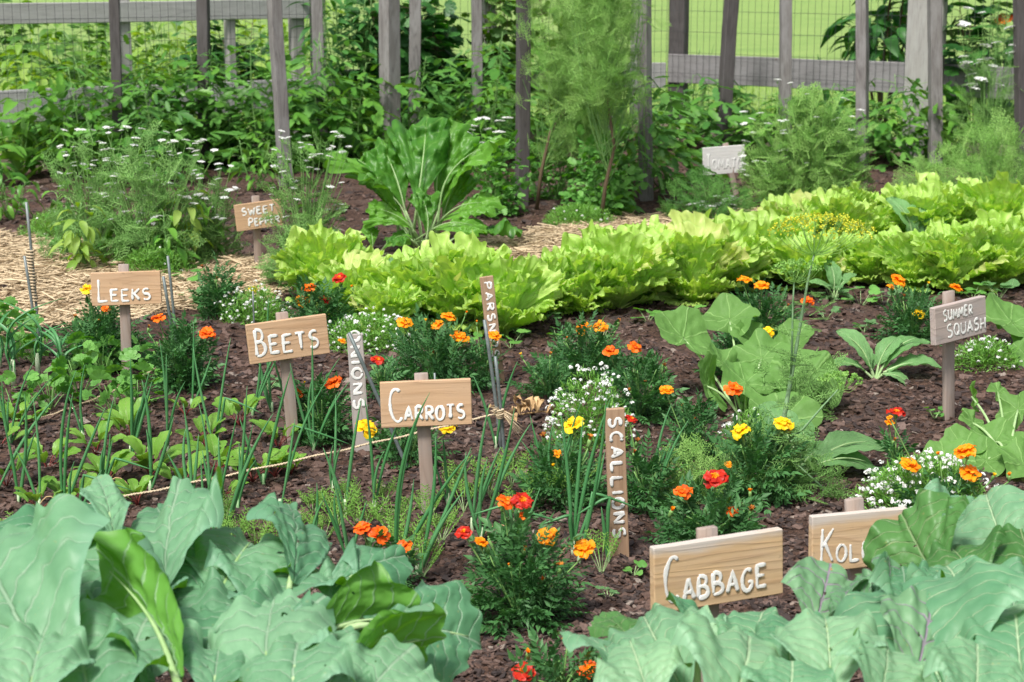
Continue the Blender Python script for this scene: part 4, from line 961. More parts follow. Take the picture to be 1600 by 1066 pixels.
# ================= PLANTING =================
# --- foreground broccoli / cabbage: every leaf is an object, seated in space ---
TOCAM = np.array([0, -1.0, 0])
def bigplant(name, label, cat, root, mat, leaves, group=None, pr=.008, pmat='pstem', hgt=.12, nu=44, nv=60):
    """leaves: (x0,y0,Z0, x1,y1,Z1, width px, (cam,up,right) normal, arch, cup, ruffle, seed[, kind, jag, holes, mat])"""
    root = np.array(root, float); t = thing(name, root, label, cat, group); top = np.array([0, 0, hgt])
    sb = MB(); sb.add(tube(curve([0, 0, -.02], top, .0, 5), [.02, .018, .017, .016, .015], 9)); sb.build('stem', M[pmat], t)
    for l in leaves:
        x0, y0, Z0, x1, y1, Z1, w, nr, arch, cup, ruf, seed = l[:12]; o = dict(l[12]) if len(l) > 12 else {}
        p0 = P(x0, y0, Z0)-root; p1 = P(x1, y1, Z1)-root; D = p1-p0; L = np.linalg.norm(D); W = w*({'round': 1.27, 'obov': 1.2, 'brass': 1.12} if mat == 'broc' else {'round': 1.25, 'obov': 1.14, 'brass': 1.1})[o.get('kind', 'brass')]/F_PX*(Z0+Z1)/2
        jr = random.Random(seed*3+1); jn = .30 if mat == 'cab' else .08; n = np.array([nr[2]+jr.uniform(-jn, jn)*1.6, -nr[0]+jr.uniform(-jn, jn)*.6, nr[1]+jr.uniform(-jn, jn)], float); R = frames(D[None], n[None])[0]
        cb = o.get('mat', mat) in ('cab', 'kohl'); vn = {'broc': 6, 'cab': 7, 'coll': 6, 'kohl': 5}[o.get('mat', mat)]
        tpl = bigblade(L, W, {'round': 1.45, 'obov': 1.22, 'brass': 1.02}[o.get('kind', 'brass')], 84, 46, ruf*(1.15 if cb else 1.4), (5.2 if cb else 5.0)+seed % 4, o.get('jag', .05 if cb else .13), seed, cup*.8+(.25 if cb else 0), arch*(1.3 if cb else 1), vn, 1.1 if not cb else 1.2, .012, holes=o.get('holes', 1+seed % 3 if seed > 10 else 0))
        mb = MB(); mb.add(tpl)
        v = np.linspace(0, .86, 12); dz = arch*(1.3 if cb else 1)*L*np.sin(math.pi*v*.9)-.02*L*(1-v)-.006*L-.004
        mb.add(tube(np.stack([v*0, v*L, dz], -1), np.linspace(pr*.75, .0012, 12), 7), mat=1)
        # leaf stalk back to the plant's stem
        Ri = R.T; e = Ri@(top*.9-p0); s0 = np.array([0, 0, dz[0]]); dd = np.linalg.norm(e); back = np.array([0, -dd*.35, 0])
        tt = np.linspace(0, 1, 9)[:, None]; c = (1-tt)**2*s0+2*(1-tt)*tt*(s0+back)+tt**2*e; mb.add(tube(c, np.linspace(pr*.8, pr*1.25, 9), 7), mat=1)
        ob = mb.build('leaf', [M[o.get('mat', mat)], M[o.get('pm', pmat)]], t); setm(ob, R, p0)
    return t
J = dict
bigplant('broccoli_plant', 'broccoli plant with huge blue-green leaves filling the lower left corner', 'broccoli', (-1.02, 3.45, 0), 'broc', [
 (112, 1100, 3.35, -25, 850, 3.75, 330, (.9, .75, -.15), .10, .10, .07, 1, J(rf=2.2)),
 (255, 925, 3.75, 285, 762, 4.05, 165, (.9, .35, -.25), .06, .18, .12, 2, J(kind='obov')),
 (288, 1062, 3.35, 140, 868, 3.75, 175, (-.8, -.15, .45), .08, .30, .10, 3, J()),
 (180, 850, 3.85, 150, 752, 4.05, 75, (.8, .3, .5), .1, .4, .12, 4, J()),
 (60, 900, 3.9, 100, 800, 4.15, 190, (.5, .9, 0), .12, .1, .10, 5, J(kind='round')),
 (-20, 920, 3.9, 20, 828, 4.1, 130, (.6, .8, .1), .1, .1, .1, 6, J(kind='round')),
 (40, 1110, 3.2, 70, 990, 3.4, 170, (.7, .8, 0), .1, .1, .1, 7, J()),
 (60, 1040, 3.6, 20, 950, 3.8, 200, (.7, .8, 0), .1, .1, .12, 71, J(kind='round')),
 (190, 1080, 3.4, 230, 960, 3.6, 190, (.8, .6, 0), .1, .1, .12, 72, J(kind='round')),
 (170, 960, 3.85, 205, 850, 4.0, 190, (.6, .8, 0), .1, .1, .12, 73, J(kind='round')),
 (150, 1150, 3.2, 130, 1010, 3.5, 190, (.7, .8, .1), .1, .1, .12, 9, J(kind='round')),
 (215, 1010, 3.6, 215, 905, 3.85, 150, (.8, .6, .1), .1, .1, .12, 10, J()),
 (120, 1000, 3.7, 130, 880, 3.95, 150, (.7, .7, 0), .1, .1, .12, 19, J(kind='round')),
 (230, 1110, 3.3, 200, 1010, 3.5, 150, (-.6, .3, .3), .1, .2, .1, 8, J())], pr=.010)
bigplant('broccoli_plant', 'broccoli plant with an upright curled leaf above its crown, left of the bare soil', 'broccoli', (-.52, 3.75, 0), 'broc', [
 (458, 915, 3.8, 438, 790, 4.1, 125, (.75, .2, .55), .10, .5, .12, 11, J(kind='obov')),
 (400, 960, 3.75, 455, 868, 4.0, 175, (.7, .8, 0), .14, .12, .13, 12, J(kind='round')),
 (412, 1090, 3.4, 432, 938, 3.65, 165, (.95, .5, -.1), .10, .08, .10, 13, J(kind='round', holes=2)),
 (345, 1010, 3.65, 300, 940, 3.8, 110, (.7, .6, 0), .1, .2, .14, 14, J()),
 (300, 960, 3.75, 335, 880, 3.95, 170, (.6, .8, .1), .12, .1, .12, 15, J(kind='round')),
 (380, 1060, 3.5, 360, 940, 3.7, 190, (.8, .7, 0), .1, .1, .12, 74, J(kind='round')),
 (400, 1010, 3.6, 500, 950, 3.75, 160, (.7, .8, 0), .1, .1, .12, 75, J(kind='round')),
 (300, 1030, 3.6, 265, 930, 3.8, 170, (.8, .7, 0), .1, .1, .12, 76, J(kind='round')),
 (340, 930, 3.8, 400, 840, 4.0, 170, (.6, .8, 0), .1, .1, .12, 77, J(kind='round')),
 (455, 1110, 3.3, 470, 1000, 3.5, 160, (.9, .6, 0), .1, .1, .12, 16, J(kind='round')),
 (330, 1100, 3.35, 345, 1010, 3.55, 120, (.7, .8, 0), .1, .1, .12, 17, J()),
 (300, 880, 3.9, 245, 800, 4.15, 120, (.7, .7, .1), .1, .2, .1, 18, J())], pr=.009)
bigplant('broccoli_plant', 'broccoli plant with a broad fan-shaped leaf reaching right over the soil', 'broccoli', (-.33, 3.85, 0), 'broc', [
 (590, 975, 3.75, 752, 1000, 3.85, 165, (.75, .8, -.1), .08, .1, .10, 21, J(kind='obov')),
 (478, 1000, 3.7, 655, 975, 3.8, 185, (-.9, .1, .1), .20, .25, .10, 22, J()),
 (515, 1085, 3.5, 700, 1000, 3.7, 170, (-.85, .25, .2), .16, .3, .08, 23, J()),
 (500, 935, 3.85, 632, 880, 3.95, 95, (.6, .85, 0), .2, .5, .13, 24, J()),
 (560, 1100, 3.45, 640, 1020, 3.6, 150, (.7, .8, 0), .1, .1, .12, 78, J(kind='round')),
 (560, 960, 3.8, 640, 930, 3.9, 150, (.7, .8, 0), .1, .1, .12, 79, J(kind='round')),
 (520, 990, 3.8, 600, 900, 3.95, 130, (.8, .6, 0), .12, .2, .12, 25, J(kind='round')),
 (500, 1100, 3.45, 540, 1030, 3.55, 120, (.7, .8, 0), .1, .1, .1, 26, J(kind='round'))], pr=.009)
bigplant('collard_plant', 'dark green collard leaf standing upright in front of the Kolrabi sign', 'collard', (1.03, 3.95, 0), 'coll', [
 (1468, 915, 4.15, 1412, 795, 4.3, 184, (.8, .05, -.35), .10, .22, .10, 31, J(rf=3.2, jag=.12, kind='obov', holes=7)),
 (1590, 905, 4.15, 1545, 775, 4.35, 150, (.8, .3, -.3), .10, .3, .10, 32, J(mat='cab', kind='obov', holes=1)),
 (1530, 920, 4.05, 1480, 850, 4.2, 140, (.7, .6, 0), .1, .3, .12, 33, J()),
 (1475, 850, 4.35, 1500, 778, 4.5, 110, (.7, .5, 0), .1, .3, .12, 34, J(mat='cab')),
 (1640, 960, 4.0, 1590, 830, 4.2, 130, (.8, .4, -.2), .1, .2, .1, 35, J())], pr=.008)
bigplant('kohlrabi_plant', 'kohlrabi plant with purple veined leaves below the Kolrabi sign', 'kohlrabi', (.66, 3.95, 0), 'kohl', [
 (1268, 995, 4.0, 1296, 882, 4.15, 118, (.9, .35, -.1), .06, .15, .06, 41, J(kind='obov', pm='kstem')),
 (1362, 975, 4.0, 1387, 868, 4.12, 85, (.7, .1, .6), .08, .5, .08, 42, J(pm='kstem')),
 (1420, 1090, 3.6, 1450, 930, 3.8, 150, (.9, .35, .1), .08, .2, .10, 43, J(kind='obov', pm='kstem')),
 (1310, 960, 3.95, 1350, 905, 4.05, 70, (-.6, .3, .3), .08, .5, .1, 44, J())], pr=.006, pmat='kstem') if M.setdefault('kstem', simplemat('purple_stem', (.24, .12, .24), (.38, .24, .36), 30, .5, 0)) else 0
bigplant('cabbage_plant', 'pale cabbage in front of the Cabbage sign, with wavy leaves reaching up its lower edge', 'cabbage', (.42, 3.7, 0), 'cab', [
 (1075, 1095, 3.6, 1010, 972, 3.92, 165, (.85, .5, .15), .10, .12, .10, 51, J(kind='obov')),
 (1095, 1010, 3.9, 1105, 968, 4.0, 135, (.7, .75, 0), .10, .15, .10, 52, J(kind='round')),
 (1165, 1070, 3.8, 1190, 958, 3.97, 130, (.85, .5, .1), .08, .2, .12, 53, J(kind='obov')),
 (1130, 1140, 3.4, 1170, 1000, 3.6, 210, (.95, .35, 0), .12, .1, .10, 54, J(kind='obov')),
 (1235, 1050, 3.65, 1240, 968, 3.8, 120, (.8, .6, 0), .12, .2, .10, 55, J(kind='round')),
 (985, 1100, 3.55, 880, 1000, 3.75, 100, (.5, .5, .8), .15, .4, .06, 56, J()),
 (1010, 1040, 3.85, 935, 965, 4.0, 80, (.6, .5, .5), .15, .35, .06, 57, J(mat='coll')),
 (1020, 1110, 3.5, 985, 1010, 3.65, 120, (.8, .7, 0), .12, .2, .1, 58, J(kind='round')),
 (1130, 1030, 3.85, 1060, 978, 3.92, 120, (.7, .8, 0), .12, .2, .12, 59, J())], pr=.008)
bigplant('cabbage_plant', 'broad cabbage with a huge rounded veined leaf at the lower right edge', 'cabbage', (.92, 3.65, 0), 'cab', [
 (1480, 1090, 3.6, 1395, 925, 3.9, 300, (.85, .65, -.05), .12, .10, .06, 61, J(kind='round')),
 (1300, 1090, 3.5, 1290, 965, 3.7, 165, (.9, .5, 0), .10, .15, .10, 62, J(kind='obov')),
 (1420, 960, 3.95, 1415, 890, 4.1, 90, (.8, .5, 0), .12, .3, .12, 63, J(kind='round', mat='broc')),
 (1510, 985, 3.95, 1480, 885, 4.1, 140, (.8, .6, 0), .12, .2, .14, 64, J(kind='round')),
 (1590, 1000, 3.9, 1560, 880, 4.05, 140, (.85, .5, 0), .12, .2, .10, 65, J(kind='obov', mat='broc')),
 (1600, 1100, 3.5, 1590, 960, 3.7, 170, (.9, .5, -.2), .10, .15, .10, 66, J(kind='obov')),
 (1370, 1110, 3.45, 1380, 1005, 3.6, 130, (.8, .6, 0), .10, .3, .10, 67, J(kind='round')),
 (1230, 1120, 3.4, 1240, 1035, 3.5, 120, (.8, .7, 0), .10, .2, .1, 68, J(kind='round')),
 (1430, 1030, 3.75, 1450, 950, 3.9, 200, (.8, .7, 0), .1, .1, .12, 81, J(kind='round')),
 (1560, 1050, 3.7, 1540, 940, 3.85, 190, (.8, .7, 0), .1, .1, .12, 83, J(kind='round')),
 (1360, 960, 3.95, 1320, 920, 4.05, 90, (.7, .7, 0), .12, .2, .12, 69, J(mat='kohl')),
 (1520, 1120, 3.4, 1520, 1010, 3.55, 130, (.8, .7, 0), .10, .2, .1, 70, J(kind='round'))], pr=.008)

# --- marigolds ---
O, OR, RD, YL, BD, DD = 'orange', 'ored', 'red', 'yellow', 'bud', 'dead'
marigold('lone marigold bush on bare soil in front of the Scallions stake, with many orange-red flowers', (812, 968), 190, 165,
 [(790, 783, OR, 1.0), (816, 783, RD, 1.15), (725, 832, RD, .9), (751, 847, O, .75), (855, 838, O, 1.15), (912, 857, O, 1.2), (818, 862, BD, 1.1), (760, 857, BD, 1.1), (874, 890, DD, 1.2), (846, 908, BD, .9), (817, 806, OR, .6), (796, 885, BD, .6)], 1.25, 1)
marigold('marigold bush just behind the broccoli with three orange-red flowers in a row', (600, 925), 110, 75, [(566, 826, OR, 1.0), (592, 833, OR, 1.2), (630, 855, OR, 1.0), (590, 905, DD, .8)], .8, 2)
marigold('marigold peeping from behind the cabbage at the bottom edge, with small red flowers', (880, 1075), 150, 50, [(825, 1022, BD, 1.0), (818, 1050, RD, 1.1), (918, 1045, OR, 1.0), (951, 1018, BD, 1.1), (884, 1004, DD, .8)], .7, 3)
marigold('marigold bush just behind the Cabbage sign, a large red flower on top', (1110, 850), 200, 90, [(1117, 747, RD, 1.5), (1068, 768, OR, 1.1), (1049, 800, BD, 1.2), (1145, 800, OR, .8), (1173, 800, DD, 1.2), (1172, 770, BD, .9)], 1.3, 4)
marigold('marigold bush left of the Scallions stake with one bright yellow flower and withered heads', (880, 790), 150, 90, [(897, 663, YL, 1.3), (850, 686, DD, 1.25), (921, 690, DD, 1.3), (870, 708, O, .7), (866, 730, BD, .9)], 1.2, 5)
marigold('dark marigold bush right of the Scallions stake with withered heads', (1010, 800), 80, 110, [(995, 692, DD, 1.0), (986, 655, RD, .8), (990, 710, DD, .9)], .9, 6)
marigold('marigold bush behind the squash label row, its two yellow flowers left of the dill stem', (1180, 780), 150, 115, [(1158, 672, YL, 1.2), (1223, 661, YL, 1.2), (1148, 606, OR, 1.2), (1138, 725, O, .5), (1234, 678, DD, .9)], 1.0, 7)
marigold('marigold bush left of the squash plant with one orange flower on a bent stem', (1085, 720), 100, 100, [(1042, 610, O, 1.0), (1066, 636, BD, .8), (1085, 655, BD, .5)], .9, 8)
marigold('marigold bush right behind the middle white alyssum with two small red-orange flowers', (1000, 655), 130, 105, [(953, 549, OR, 1.2), (993, 541, OR, 1.1), (1040, 574, DD, .9), (1008, 600, DD, .8), (985, 612, DD, .8)], 1.0, 9)
marigold('marigold bush above the middle white alyssum with a pair of orange flowers', (915, 590), 150, 80, [(911, 511, O, 1.4), (938, 509, O, 1.2), (966, 505, DD, 1.1), (885, 530, BD, .8)], 1.1, 10)
marigold('low dark marigold bush left of the middle white alyssum without open flowers', (858, 620), 90, 60, [(860, 556, DD, .9), (815, 556, BD, .9)], .9, 11)
marigold('wide marigold bush behind the Carrots sign with five orange flowers', (680, 600), 190, 95, [(632, 504, O, 1.3), (683, 507, O, 1.1), (701, 495, O, 1.3), (718, 526, O, 1.5), (676, 554, DD, 1.3), (728, 490, BD, .8), (665, 503, BD, .9)], 1.2, 12)
marigold('marigold with a single orange flower in front of the Parsnips stake', (757, 600), 50, 60, [(772, 525, O, 1.2), (745, 505, BD, .8)], .6, 13)
marigold('marigold bush between the Beets and Onions signs with a big orange-red flower', (505, 690), 110, 100, [(521, 598, OR, 1.3), (466, 612, OR, .9), (475, 600, BD, .7)], 1.1, 14)
marigold('marigold behind the Onions stake with one small red flower', (600, 620), 70, 60, [(590, 563, RD, 1.1), (535, 533, O, .7)], .6, 15)
marigold('marigold bush half hidden under the Carrots sign with two yellow flowers', (640, 720), 120, 75, [(573, 668, YL, 1.5), (699, 668, YL, 1.1), (603, 626, OR, .9)], 1.0, 16)
marigold('marigold bush above the Beets sign with orange, red and yellow-orange flowers', (500, 520), 120, 80, [(530, 435, RD, 1.3), (483, 450, OR, 1.3), (472, 467, O, 1.4), (508, 468, RD, 1.1), (560, 474, DD, 1.1), (551, 450, BD, 1.0)], 1.0, 17)
marigold('dark marigold bush behind the left white alyssum with two withered heads', (345, 500), 75, 85, [(318, 420, DD, 1.1), (338, 438, DD, 1.2), (395, 452, YL, .8)], 1.1, 18)
marigold('dark marigold bush below the Leeks sign with small orange heads and a yellow flower', (160, 575), 150, 95, [(137, 452, YL, 1.3), (151, 506, DD, 1.2), (117, 498, DD, 1.0), (165, 483, OR, .8)], 1.2, 19)
marigold('marigold bush right of the Leeks sign post with an orange-red flower at its side', (290, 610), 100, 110, [(324, 520, OR, 1.4), (247, 496, OR, 1.2), (232, 514, DD, .9)], 1.3, 20)
marigold('marigold bush between lettuce row and squash with three orange flowers', (1190, 535), 130, 80, [(1163, 437, O, 1.3), (1190, 447, O, 1.4), (1262, 470, OR, 1.3), (1230, 480, DD, .9)], 1.1, 21)
marigold('low marigold behind the squash leaves with a flat yellow flower', (1150, 590), 110, 65, [(1196, 521, YL, 1.4), (1160, 522, DD, 1.0)], .9, 22)
marigold('marigold bush left of the Summer Squash sign with three orange flowers', (1425, 535), 110, 80, [(1403, 438, O, 1.5), (1493, 450, O, 1.3), (1435, 490, YL, 1.1), (1450, 445, BD, 1.0), (1392, 447, O, .7), (1412, 465, DD, .9)], 1.1, 23)
marigold('small marigold with one red flower on bare soil left of the Summer Squash post', (1400, 740), 60, 60, [(1400, 645, RD, 1.2), (1390, 660, O, .7), (1396, 690, DD, .8)], .8, 24)
marigold('marigold growing through the right foreground alyssum, three orange flowers', (1480, 815), 200, 60, [(1508, 706, O, 1.4), (1516, 738, O, 1.4), (1421, 727, O, 1.3), (1467, 712, BD, .9), (1577, 745, BD, 1.0), (1552, 745, BD, .9), (1390, 652, O, .4)], .9, 25)
marigold('small marigold with an orange-red flower beside the upper right fence', (1565, 250), 90, 120, [(1568, 31, OR, 3.2)], .5, 26)

# --- alyssum ---
alyssum('low white alyssum clump above the Beets sign, right of the dark marigold', (400, 505), 120, 60, 1.0, 75, 1)
alyssum('white alyssum clump between the Beets sign and the Onions stake top', (575, 545), 140, 60, 1.0, 90, 2)
alyssum('rounded white alyssum mound in the middle of the bed above the Scallions stake', (920, 695), 135, 130, 1.2, 110, 3)
alyssum('sparse white alyssum under the yellow marigolds left of the dill stem', (1180, 700), 110, 65, .8, 34, 4)
alyssum('wide white alyssum clump behind the collard leaf at the right', (1445, 800), 220, 95, 1.3, 150, 5)
alyssum('white alyssum clump right of the Summer Squash post', (1540, 575), 110, 50, 1.0, 42, 6)
alyssum('green mostly flowerless alyssum clump under the left coriander, beyond the Leeks sign', (240, 435), 110, 55, 1.0, 6, 7)
alyssum('green alyssum patch behind the lettuce, between the chard and the tall coriander', (905, 352), 110, 35, 1.0, 14, 8)
alyssum('green alyssum cushion at the left end of the straw path', (90, 370), 110, 45, 1.0, 8, 9)

# --- lettuces ---
L_ = [((508, 470), 90, 90), ((555, 500), 105, 100), ((606, 522), 80, 70), ((665, 505), 105, 145), ((715, 515), 120, 120), ((790, 520), 150, 115), ((845, 495), 110, 105), ((905, 490), 110, 95), ((965, 485), 130, 120), ((1020, 470), 120, 130), ((1085, 475), 125, 115), ((1125, 460), 120, 105), ((1190, 440), 110, 105),
      ((1250, 455), 120, 110), ((1310, 440), 110, 90), ((1365, 445), 120, 90), ((1430, 450), 130, 85), ((1490, 455), 120, 85), ((1560, 450), 120, 90), ((1620, 445), 110, 100), ((1235, 400), 100, 80), ((1300, 395), 110, 80), ((1360, 385), 120, 80), ((1440, 385), 120, 85), ((1500, 385), 110, 90), ((1565, 390), 120, 90), ((1330, 350), 110, 55), ((1460, 345), 110, 55), ((1540, 350), 120, 60), ((1395, 350), 100, 50), ((1610, 360), 110, 60)]
lets = [lettuce('', b, w, h, i, 16 if b[1] > 430 else 13) for i, (b, w, h) in enumerate(L_)]
TUR = LeafSet('leaf', [M['turnip'], M['pstem']], [leaf(1, .52, 'brass', 16, 24, .12, .12+.08*i, .25, .06, 2.5+i, .10, 12, .07, 0, 300+i) for i in range(4)], [ribfor(1, .12, .2, .020)]*4)
RSTEM = LeafSet('leaf', [M['turnip'], M['pstem']], TUR.tpls, TUR.ribs)
rosette('turnip_plant', TUR, 'young turnip with spread oblong leaves on bare soil between the squash and its sign', 'turnip', (1368, 592), [(1360, 575, 1318, 510, 0, .05, .2), (1372, 572, 1400, 520, .02, .08, -.2), (1378, 575, 1440, 512, .02, .1, -.4), (1385, 580, 1470, 565, 0, 0, -.3), (1352, 580, 1300, 562, 0, -.02, .3), (1378, 585, 1425, 595, -.02, -.08, -.2), (1362, 578, 1358, 545, .03, .1, 0)], seed=1)
rosette('radish_plant', TUR, 'kohlrabi-like plant with upright bluish leaves amid the upper lettuces', 'radish', (1430, 395), [(1425, 380, 1405, 305, 0, .03, .3), (1432, 375, 1440, 310, .05, .1, 0), (1440, 385, 1475, 340, 0, .03, -.3), (1440, 385, 1520, 352, 0, 0, -.3), (1420, 385, 1372, 370, 0, 0, .3)], seed=2)
rosette('radish_plant', TUR, 'small pale-leaved plant in front of the lettuce row, right of the dill flower stem', 'radish', (1305, 470), [(1303, 455, 1300, 405, 0, .03, .2), (1308, 455, 1335, 425, 0, .03, -.3), (1300, 458, 1268, 435, 0, 0, .3), (1300, 462, 1278, 475, 0, -.04, .3), (1310, 460, 1340, 468, 0, -.03, -.3), (1305, 462, 1312, 485, 0, -.05, 0)], seed=3)
rosette('radish_plant', TUR, 'broad ribbed leaves lying low over the soil right of the yellow marigolds', 'radish', (1250, 740), [(1245, 715, 1195, 625, .0, .12, .1), (1262, 715, 1250, 650, .05, .15, -.1), (1270, 725, 1375, 675, 0, .05, -.2), (1270, 730, 1372, 712, -.03, -.04, -.2), (1250, 730, 1300, 690, .02, .1, -.2)], seed=4)
rosette('radish_plant', TUR, 'single upright blue-green leaf plant between the first lettuces', 'radish', (608, 470), [(606, 458, 610, 402, 0, .02, .2), (603, 460, 590, 440, 0, 0, 0)], seed=5)
rosette('radish_plant', TUR, 'blue-green leaves rising behind the lettuces right of the Parsnips stake', 'radish', (750, 440), [(748, 430, 735, 395, 0, .02, .2), (752, 430, 765, 400, 0, .02, -.2), (745, 438, 720, 425, 0, 0, 0)], seed=6)
# --- chard ---
rosette('chard_plant', CHD, 'big glossy Swiss chard towering behind the left lettuces', 'chard', (662, 392), [
 (655, 330, 655, 185, -.1, .0, 0), (640, 330, 608, 198, 0, .1, .3), (680, 320, 700, 185, .05, .1, -.3), (690, 330, 735, 205, 0, .05, -.5), (630, 345, 572, 215, .05, .1, .5), (640, 350, 590, 268, -.1, -.1, .4), (690, 350, 765, 295, -.1, -.1, -.4), (675, 360, 745, 335, -.2, -.25, -.2), (640, 360, 585, 320, -.15, -.2, .3), (660, 370, 665, 300, -.25, -.2, 0),
 (670, 375, 720, 375, -.2, -.35, 0), (645, 375, 600, 370, -.2, -.35, 0), (655, 300, 668, 205, .2, .3, .1), (700, 375, 805, 350, -.05, -.1, -.2), (690, 345, 720, 265, .1, .15, -.3), (620, 350, 600, 260, .15, .2, .3)], seed=3, pr=.008)
rosette('chard_plant', CHD, 'low dark-leaved plant left of the big chard beside the straw', 'chard', (590, 400), [(585, 395, 530, 392, 0, -.1, .2), (590, 390, 575, 345, 0, .05, 0), (598, 392, 620, 360, 0, 0, -.3), (588, 397, 560, 410, -.05, -.15, .2), (580, 390, 540, 360, .05, .1, .3)], seed=1, pr=.008)

# --- squash ---
SQ = LeafSet('leaf', [M['squash'], M['pstem']], [roundleaf(1, 14, 72, 5, .05, .40-.06*i, .16, 2+i, 400+i, .4) for i in range(4)], [None]*4)
def squash(label, base, leaves, seed=0):
    root = G(*base); t = thing('squash_plant', root, label, 'squash plant'); sb = MB(); r = random.Random(seed)
    for i, (x, y, rp, d, ti, ro) in enumerate(leaves):
        c = localxy(root, x, y, d+(base[1]-y)/155*.38); c[2] = max(c[2], .03); S = px_size(rp*.98, root[1]); R = rotx(-ti)@roty(ro)@rotz(r.uniform(-.6, .6)+(math.pi if x < base[0] and 0 else 0)); R = rotx(.16+.52*ti)@roty(ro*1.8+r.uniform(-.35, .35))@rotz(r.uniform(-1, 1))
        SQ.put(i+seed, t, c, R, S); sb.add(tube(curve([c[0]*.1, c[1]*.1, 0], c-R@np.array([0, 0, .004]), .025, 8), np.linspace(.0065, .004, 8), 7))
    sb.build('stalk', M['pstem'], t); return t
squash('large squash plant with round pale green leaves left of the dill stem', (1165, 655), [(1068, 528, 58, .05, .55, .15), (1140, 500, 52, .2, .45, -.1), (1190, 560, 50, .1, .9, 0), (1262, 590, 66, 0, .75, -.15), (1105, 603, 48, -.1, 1.0, .5), (1165, 598, 44, -.1, .8, 0), (1210, 610, 60, .05, .7, -.1), (1180, 535, 48, .2, .9, .2), (1238, 540, 45, .2, .5, -.2), (1225, 655, 55, -.15, .9, -.2), (1130, 570, 40, .0, .7, .2)], 0)
squash('squash leaves behind the Summer Squash sign at the right edge', (1600, 560), [(1580, 503, 52, 0, .6, 0), (1620, 520, 50, 0, .6, 0), (1560, 490, 36, .15, .5, 0), (1612, 590, 40, -.1, .8, 0)], 1)
squash('young squash plant with notched leaves at the right edge below the Summer Squash sign', (1575, 720), [(1520, 620, 26, .1, .9, .6), (1520, 660, 28, 0, .8, .2), (1505, 700, 40, -.05, .4, 0), (1555, 690, 44, 0, .5, 0), (1590, 640, 36, .05, .8, -.3), (1600, 700, 42, 0, .5, -.2), (1480, 725, 44, -.1, .5, .1), (1540, 722, 42, -.1, .4, 0), (1600, 745, 48, -.1, .5, 0), (1560, 612, 20, .1, .9, .3)], 2)

# --- dill in flower ---
def dill():
    b = G(1178, 772); t = thing('dill_plant', b, 'tall dill with a wide yellow umbel rising over the lettuces', 'dill'); st = MB(); Y = b[1]
    pts = [np.zeros(3)]+[PY(x, y, Y+d)-b for x, y, d in ((1192, 738, 0), (1208, 708, 0), (1222, 670, 0), (1236, 590, .02), (1250, 510, .03), (1262, 440, .03), (1272, 398, .03))]
    st.add(tube(pts, [.010, .0095, .009, .0085, .007, .0055, .004, .003], 8)); p2 = [PY(x, y, Y+d)-b for x, y, d in ((1236, 592, .02), (1238, 520, .0), (1239, 470, 0), (1241, 440, 0))]; st.add(tube(p2, [.004, .0036, .003, .0024], 6))
    p3 = [PY(x, y, Y+d)-b for x, y, d in ((1210, 706, 0), (1255, 670, -.05), (1290, 630, -.06), (1312, 606, -.06))]; st.add(tube(p3, [.005, .004, .003, .002], 6))
    p4 = [PY(x, y, Y+d)-b for x, y, d in ((1215, 708, 0), (1250, 730, -.05), (1300, 775, -.06))]; st.add(tube(p4, [.005, .004, .003], 6))
    st.build('stem', M['dillstem'], t)
    for (c, rp, rays, sub, m, fl) in ((PY(1285, 356, Y+.03)-b, 76, 40, 15, 'dillyellow', .42), (PY(1245, 417, Y)-b, 38, 22, 16, 'seedhead', .5), (PY(1315, 592, Y-.06)-b, 34, 20, 16, 'seedhead', .5)):
        R_ = px_size(rp, Y); mb = MB(); r = np.random.default_rng(rays); ap = pts[-1] if rays == 40 else (p2[-1] if rays == 22 else p3[-1])
        for i in range(rays):
            a = i*2.399; rr = R_*math.sqrt((i+.5)/rays); q = c+np.array([rr*math.cos(a), rr*math.sin(a), R_*.30*(1-(rr/R_)**2)-R_*.1]); mb.add(tube(curve(ap, q, -.012*rr/R_*2, 5), .0009, 4, False), mat=1)
            for k in range(sub):
                d = unit(r.normal(0, 1, 3)*[1, 1, .5]+[0, 0, .5])*R_*.16*r.uniform(.6, 1); mb.add(ribbon(q, q+d, .0009), mat=1)
                D = unit(r.normal(0, 1, (2, 3))); mb.many(FLO, frames(D, r.normal(0, 1, (2, 3))), np.tile(q+d, (2, 1)), np.full(2, .0040))
        mb.build('flower_umbel', [M[m], M['seedhead']], t)
    mb = MB()
    for i in range(90):
        f = random.random(); k = int(f*6); q = pts[k]*(1-(f*6) % 1)+pts[k+1]*((f*6) % 1); 
        if f > .45: q = q+np.array([random.gauss(0, .02), random.gauss(0, .02), 0])
        D = unit(rng.normal(0, 1, 3)*[1, 1, .4]+[0, 0, .3]); L = random.uniform(.08, .17)*(1 if f < .5 else .6); mb.add(FEA[i % 3], frames(D[None], np.array([[0, 0, 1.]]))[0], q, L)
    mb.build('foliage', M['fern'], t)
dill()
coriander('wispy dill foliage on the soil at the foot of the dill stem', (1215, 775), 230, 70, 110, (), 40, 'fern', .09, stems=20, depth=.5, name='dill_foliage', cat='dill')
coriander('wispy seed-head dill left of the dill stem beside the Scallions stake', (1080, 790), 130, 100, 90, (), 41, 'seedhead', .08, stems=20, depth=.5, name='dill_foliage', cat='dill')
coriander('airy dill fronds between the squash leaves and the yellow marigold', (1240, 650), 150, 100, 70, (), 42, 'fern', .11, stems=14, depth=.4, name='dill_foliage', cat='dill')

